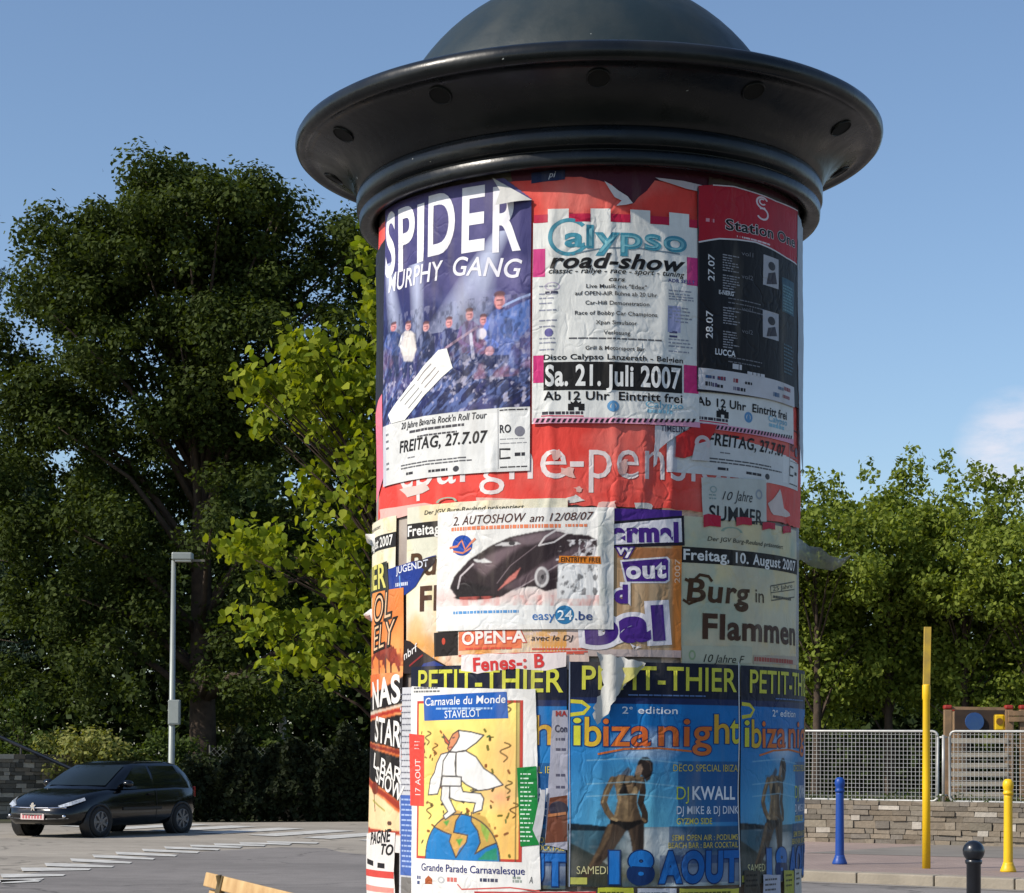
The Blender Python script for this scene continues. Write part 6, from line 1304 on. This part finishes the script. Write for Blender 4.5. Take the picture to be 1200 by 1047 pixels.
# white carnival poster
p = Sheet('poster', 'white carnival parade poster with a hooded dancer on a globe, lower left of column', 9)
p.base([(488, 805), (560, 807), (629, 808), (632, 930), (635, 1042), (560, 1050), (487, 1054)], (230, 228, 224), rag=.001)
p.canvas(495, 615, 600, 821, 1010)
n = fbm(p.S*7, p.Z*7, 71, 4); p.put(p.V < 2, (255, 230, 128)); p.put(np.clip((n-.50)*5, 0, 1), (250, 184, 100), .7); p.put(np.clip(1-np.hypot((p.U-.85)/.3, (p.V-.35)/.3), 0, 1), (234, 170, 110), .8); p.put(np.clip(1-np.hypot((p.U-.8)/.25, (p.V-.6)/.12), 0, 1), (234, 150, 130), .7)
p.put((p.U < .022) | (p.U > .975), (190, 66, 54)); p.put((p.V < .016) | (p.V > .985), (196, 66, 54)); p.put((p.U > .945)*(p.U < .955), (70, 80, 40), .7); p.put((p.U > .955)*(p.U < .977)*(p.V < .6), (90, 110, 80), .5)
J = lambda L: [((x-255)/435, (y-215)/695) for x, y in L]
random.seed(5)
for q in range(95):
    u, v = random.uniform(.05, .92), random.uniform(.16, .97); a = random.uniform(0, 6.3); l_ = random.uniform(.012, .03); p.line([(u, v), (u+l_*math.cos(a), v+l_*math.sin(a)*.7)], random.uniform(1.6, 3.2), random.choice([(80, 66, 28), (110, 104, 34), (140, 80, 34), (60, 104, 44)]), px=False)
for x, y, s in [(310, 380, 1), (625, 440, 1.4), (345, 430, .9), (320, 700, 1.2), (660, 690, 1.1), (640, 240, .9), (575, 235, .8), (640, 590, .9)]:
    p.line(J([(x+s*18*math.sin(t*1.5)*(1-t/9), y-30*s+s*9*t) for t in np.arange(0, 7, .5)]), 1.7, (110, 84, 36), px=False)
OUT = (70, 66, 66); WH = (234, 232, 228); BL = (34, 122, 186); GR = (86, 160, 66)
g = [(305+155*(1-math.cos(t))-3, 915-205*math.sin(t)**.9) for t in np.linspace(0, math.pi, 26)]
p.fillp(J(g), BL, px=False)
p.fillp(J([(345, 770), (390, 715), (440, 690), (470, 700), (440, 740), (430, 790), (460, 795), (490, 800), (485, 830), (455, 860), (440, 900), (428, 870), (412, 830), (420, 800), (385, 790)]), (206, 160, 84), px=False); p.fillp(J([(510, 700), (560, 720), (590, 790), (600, 830), (560, 850), (520, 880), (540, 830), (530, 780), (505, 740)]), (206, 166, 84), px=False)
p.fillp(J([(385, 745), (415, 735), (400, 765)]), GR, px=False); p.fillp(J([(440, 820), (470, 815), (455, 850)]), GR, px=False); p.fillp(J([(540, 740), (575, 780), (565, 830), (545, 780)]), (150, 180, 80), px=False); p.fillp(J([(560, 870), (600, 850), (605, 905), (530, 905)]), (40, 140, 110), px=False)
for s_ in (g, [(345, 770), (390, 790), (420, 800), (412, 830), (440, 900), (485, 830), (490, 800), (430, 790), (440, 740), (465, 700)], [(505, 700), (505, 740), (530, 780), (540, 830), (520, 880), (560, 850), (600, 830)]): p.line(J(s_), 1.5, OUT, px=False)
def shape(L, c): p.fillp(J(L), c, px=False); p.line(J(L+L[:1]), 1.5, OUT, px=False)
shape([(440, 440), (480, 435), (520, 460), (550, 510), (590, 540), (622, 580), (570, 600), (530, 607), (480, 580), (440, 540)], WH)
shape([(410, 440), (375, 450), (355, 490), (345, 530), (325, 560), (314, 630), (360, 625), (372, 590), (380, 540)], WH)
shape([(410, 440), (440, 440), (436, 490), (440, 545), (380, 545), (385, 480)], WH); shape([(382, 545), (462, 548), (462, 590), (376, 590)], WH)
shape([(415, 588), (462, 588), (470, 612), (540, 618), (552, 640), (545, 690), (510, 705), (520, 660), (440, 652), (415, 640)], WH); shape([(380, 590), (415, 588), (412, 640), (440, 700), (395, 735), (385, 718), (405, 700), (375, 650)], WH)
shape([(412, 438), (448, 345), (500, 352), (548, 366), (520, 400), (480, 432), (440, 440)], WH); shape([(448, 345), (425, 362), (410, 392), (404, 425), (412, 440), (440, 400), (452, 372)], (214, 140, 100)); shape([(412, 398), (383, 362), (392, 396), (408, 410)], (206, 90, 60)); p.ell(562-30, 0, 1, 1, OUT)
p.line(J([(425, 378), (432, 376)]), 1.4, OUT, px=False); p.line(J([(410, 420), (422, 418)]), 1.2, (150, 40, 40), px=False); p.line(J([(500, 605), (520, 600), (530, 606), (505, 610)]), 1.4, OUT, px=False)
p.bake('picture', 1)
p.poly('blue_label', [[(502, 816), (596, 811), (598, 842), (503, 845)]], (22, 92, 178), 2)
p.text('Carnavale du Monde', 504, 595, 827.5, 9, (232, 234, 238), .012, .1, yr=824, name='title', k=3); p.lines('label_small_print', 516, 580, [832], 2.2, (170, 196, 226), 3, word=6, fill=.98); p.text('STAVELOT', 526, 567, 842, 8.5, (226, 232, 240), .008, yr=840, k=3)
p.poly('red_tab', [[(486, 860), (503, 862), (502, 945), (486, 944)]], (226, 74, 62), 2); p.vtext('17 AOUT', 498, 932, 890, 6, (238, 220, 214), .0, k=3); p.lines('tab_print', 492, 498, [870, 874, 878], 1, (238, 220, 214), 3, word=3)
p.poly('green_tab', [[(608, 900), (630, 898), (633, 990), (612, 992)]], (10, 126, 54), 3); p.lines('tab_print', 612, 628, [908+5.2*i for i in range(16)], 1.6, (210, 232, 214), 4, word=4, fill=.6)
p.text('Grande Parade Carnavalesque', 499, 617, 1020, 8.5, (34, 40, 110), .006, name='lettering')
p.lines('sponsor_logo', 494, 499, [1030, 1036], 4, (70, 80, 120), 1, word=3); p.poly('house_logo', [[(503, 1036), (503, 1030), (507, 1026), (511, 1030), (511, 1036)]], (170, 90, 50)); p.disc('logo', 521, 1031, 4, 4, (190, 190, 190), r0=.6); p.lines('sponsor_logo', 528, 540, [1033], 5, (206, 110, 100), 1, word=4); p.lines('sponsor_logo', 566, 592, [1033], 4, (60, 64, 90), 1, word=4); p.lines('sponsor_logo', 603, 614, [1034, 1030], 3, (150, 160, 150), 1, word=4); p.text('A', 622, 626, 1035, 8, (40, 40, 40), -.01, .2)
p.lines('small_print', 491, 520, [808, 812], 2, (110, 110, 110), 1, word=4); p.stroke('red_rule', [(540, 1036), (545, 1042), (600, 1040), (634, 1044)], 1.4, (206, 90, 80), 1)
fl_ = Sheet('paper_scrap', 'grey torn sliver of paper right of the green tab', 10, cat='scrap'); fl_.base([(636, 926), (641, 926), (640, 948), (637, 970), (634, 988), (626, 972), (631, 950)], (186, 186, 190), rag=.001, lift=lambda s, z: .004)
# bits along the bottom edge of the picture
for k, (xl, xr, y0, y1, c, lb, t) in enumerate([(700, 741, 1040, 1066, (186, 190, 60), 'yellow green label at the foot of the middle beach poster', None), (745, 790, 1041, 1066, (190, 194, 204), 'pale grey label at the foot of the middle beach poster', 'E'), (793, 860, 1041, 1066, (196, 192, 80), 'yellow label at the lower right under the large blue date', None), (560, 698, 1044, 1066, (220, 206, 200), 'whitish strip with a red rule under the carnival poster', None), (866, 884, 1020, 1062, (70, 66, 58), 'small dark photo slip at the foot of the right beach poster', None), (888, 908, 1025, 1064, (176, 180, 196), 'pale blue slip at the foot of the right beach poster', None), (912, 924, 1020, 1064, (170, 172, 60), 'narrow yellow slip near the right edge at the foot of the column', None), (925, 933, 1018, 1064, (186, 186, 180), 'narrow whitish slip at the right edge at the foot of the column', None)]):
    p = Sheet('paper_slip', lb, 10, cat='paper slip', group='paper slips along the foot of the posters'); p.base([(xl, y0), (xr, y0), (xr, y1), (xl, y1)], c, rag=.0012)
    p.lines('small_print', xl+2, xr-2, [y0+7, y0+13, y0+19], 2.2, tuple(int(q*.45) for q in c), 1, word=5)
    if k == 3: p.stroke('red_rule', [(xl, y0+1.5), (xr, y0+1.5)], 2, (196, 60, 60), 2)
# milky film and torn strips curving away at the right edge
ed = Sheet('paper_scrap', 'worn bluish white strip of old paper along the right edge of the upper posters', 7, cat='scrap'); ed.base([(929.5, 252), (936.5, 268), (936.8, 470), (935, 560), (931, 520), (930.5, 400), (931, 330)], (170, 180, 190), rag=.004)
el = Sheet('poster', 'dark strip with a pink lower end along the upper left edge of the column', 3); el.base([(444.3, 300), (454, 280), (455, 470), (448, 480), (443.6, 486)], (34, 34, 44), rag=.002); el.poly('pink_end', [[(443.6, 486), (447, 470), (451, 462), (451, 560), (443, 590)]], (226, 120, 140), 1)
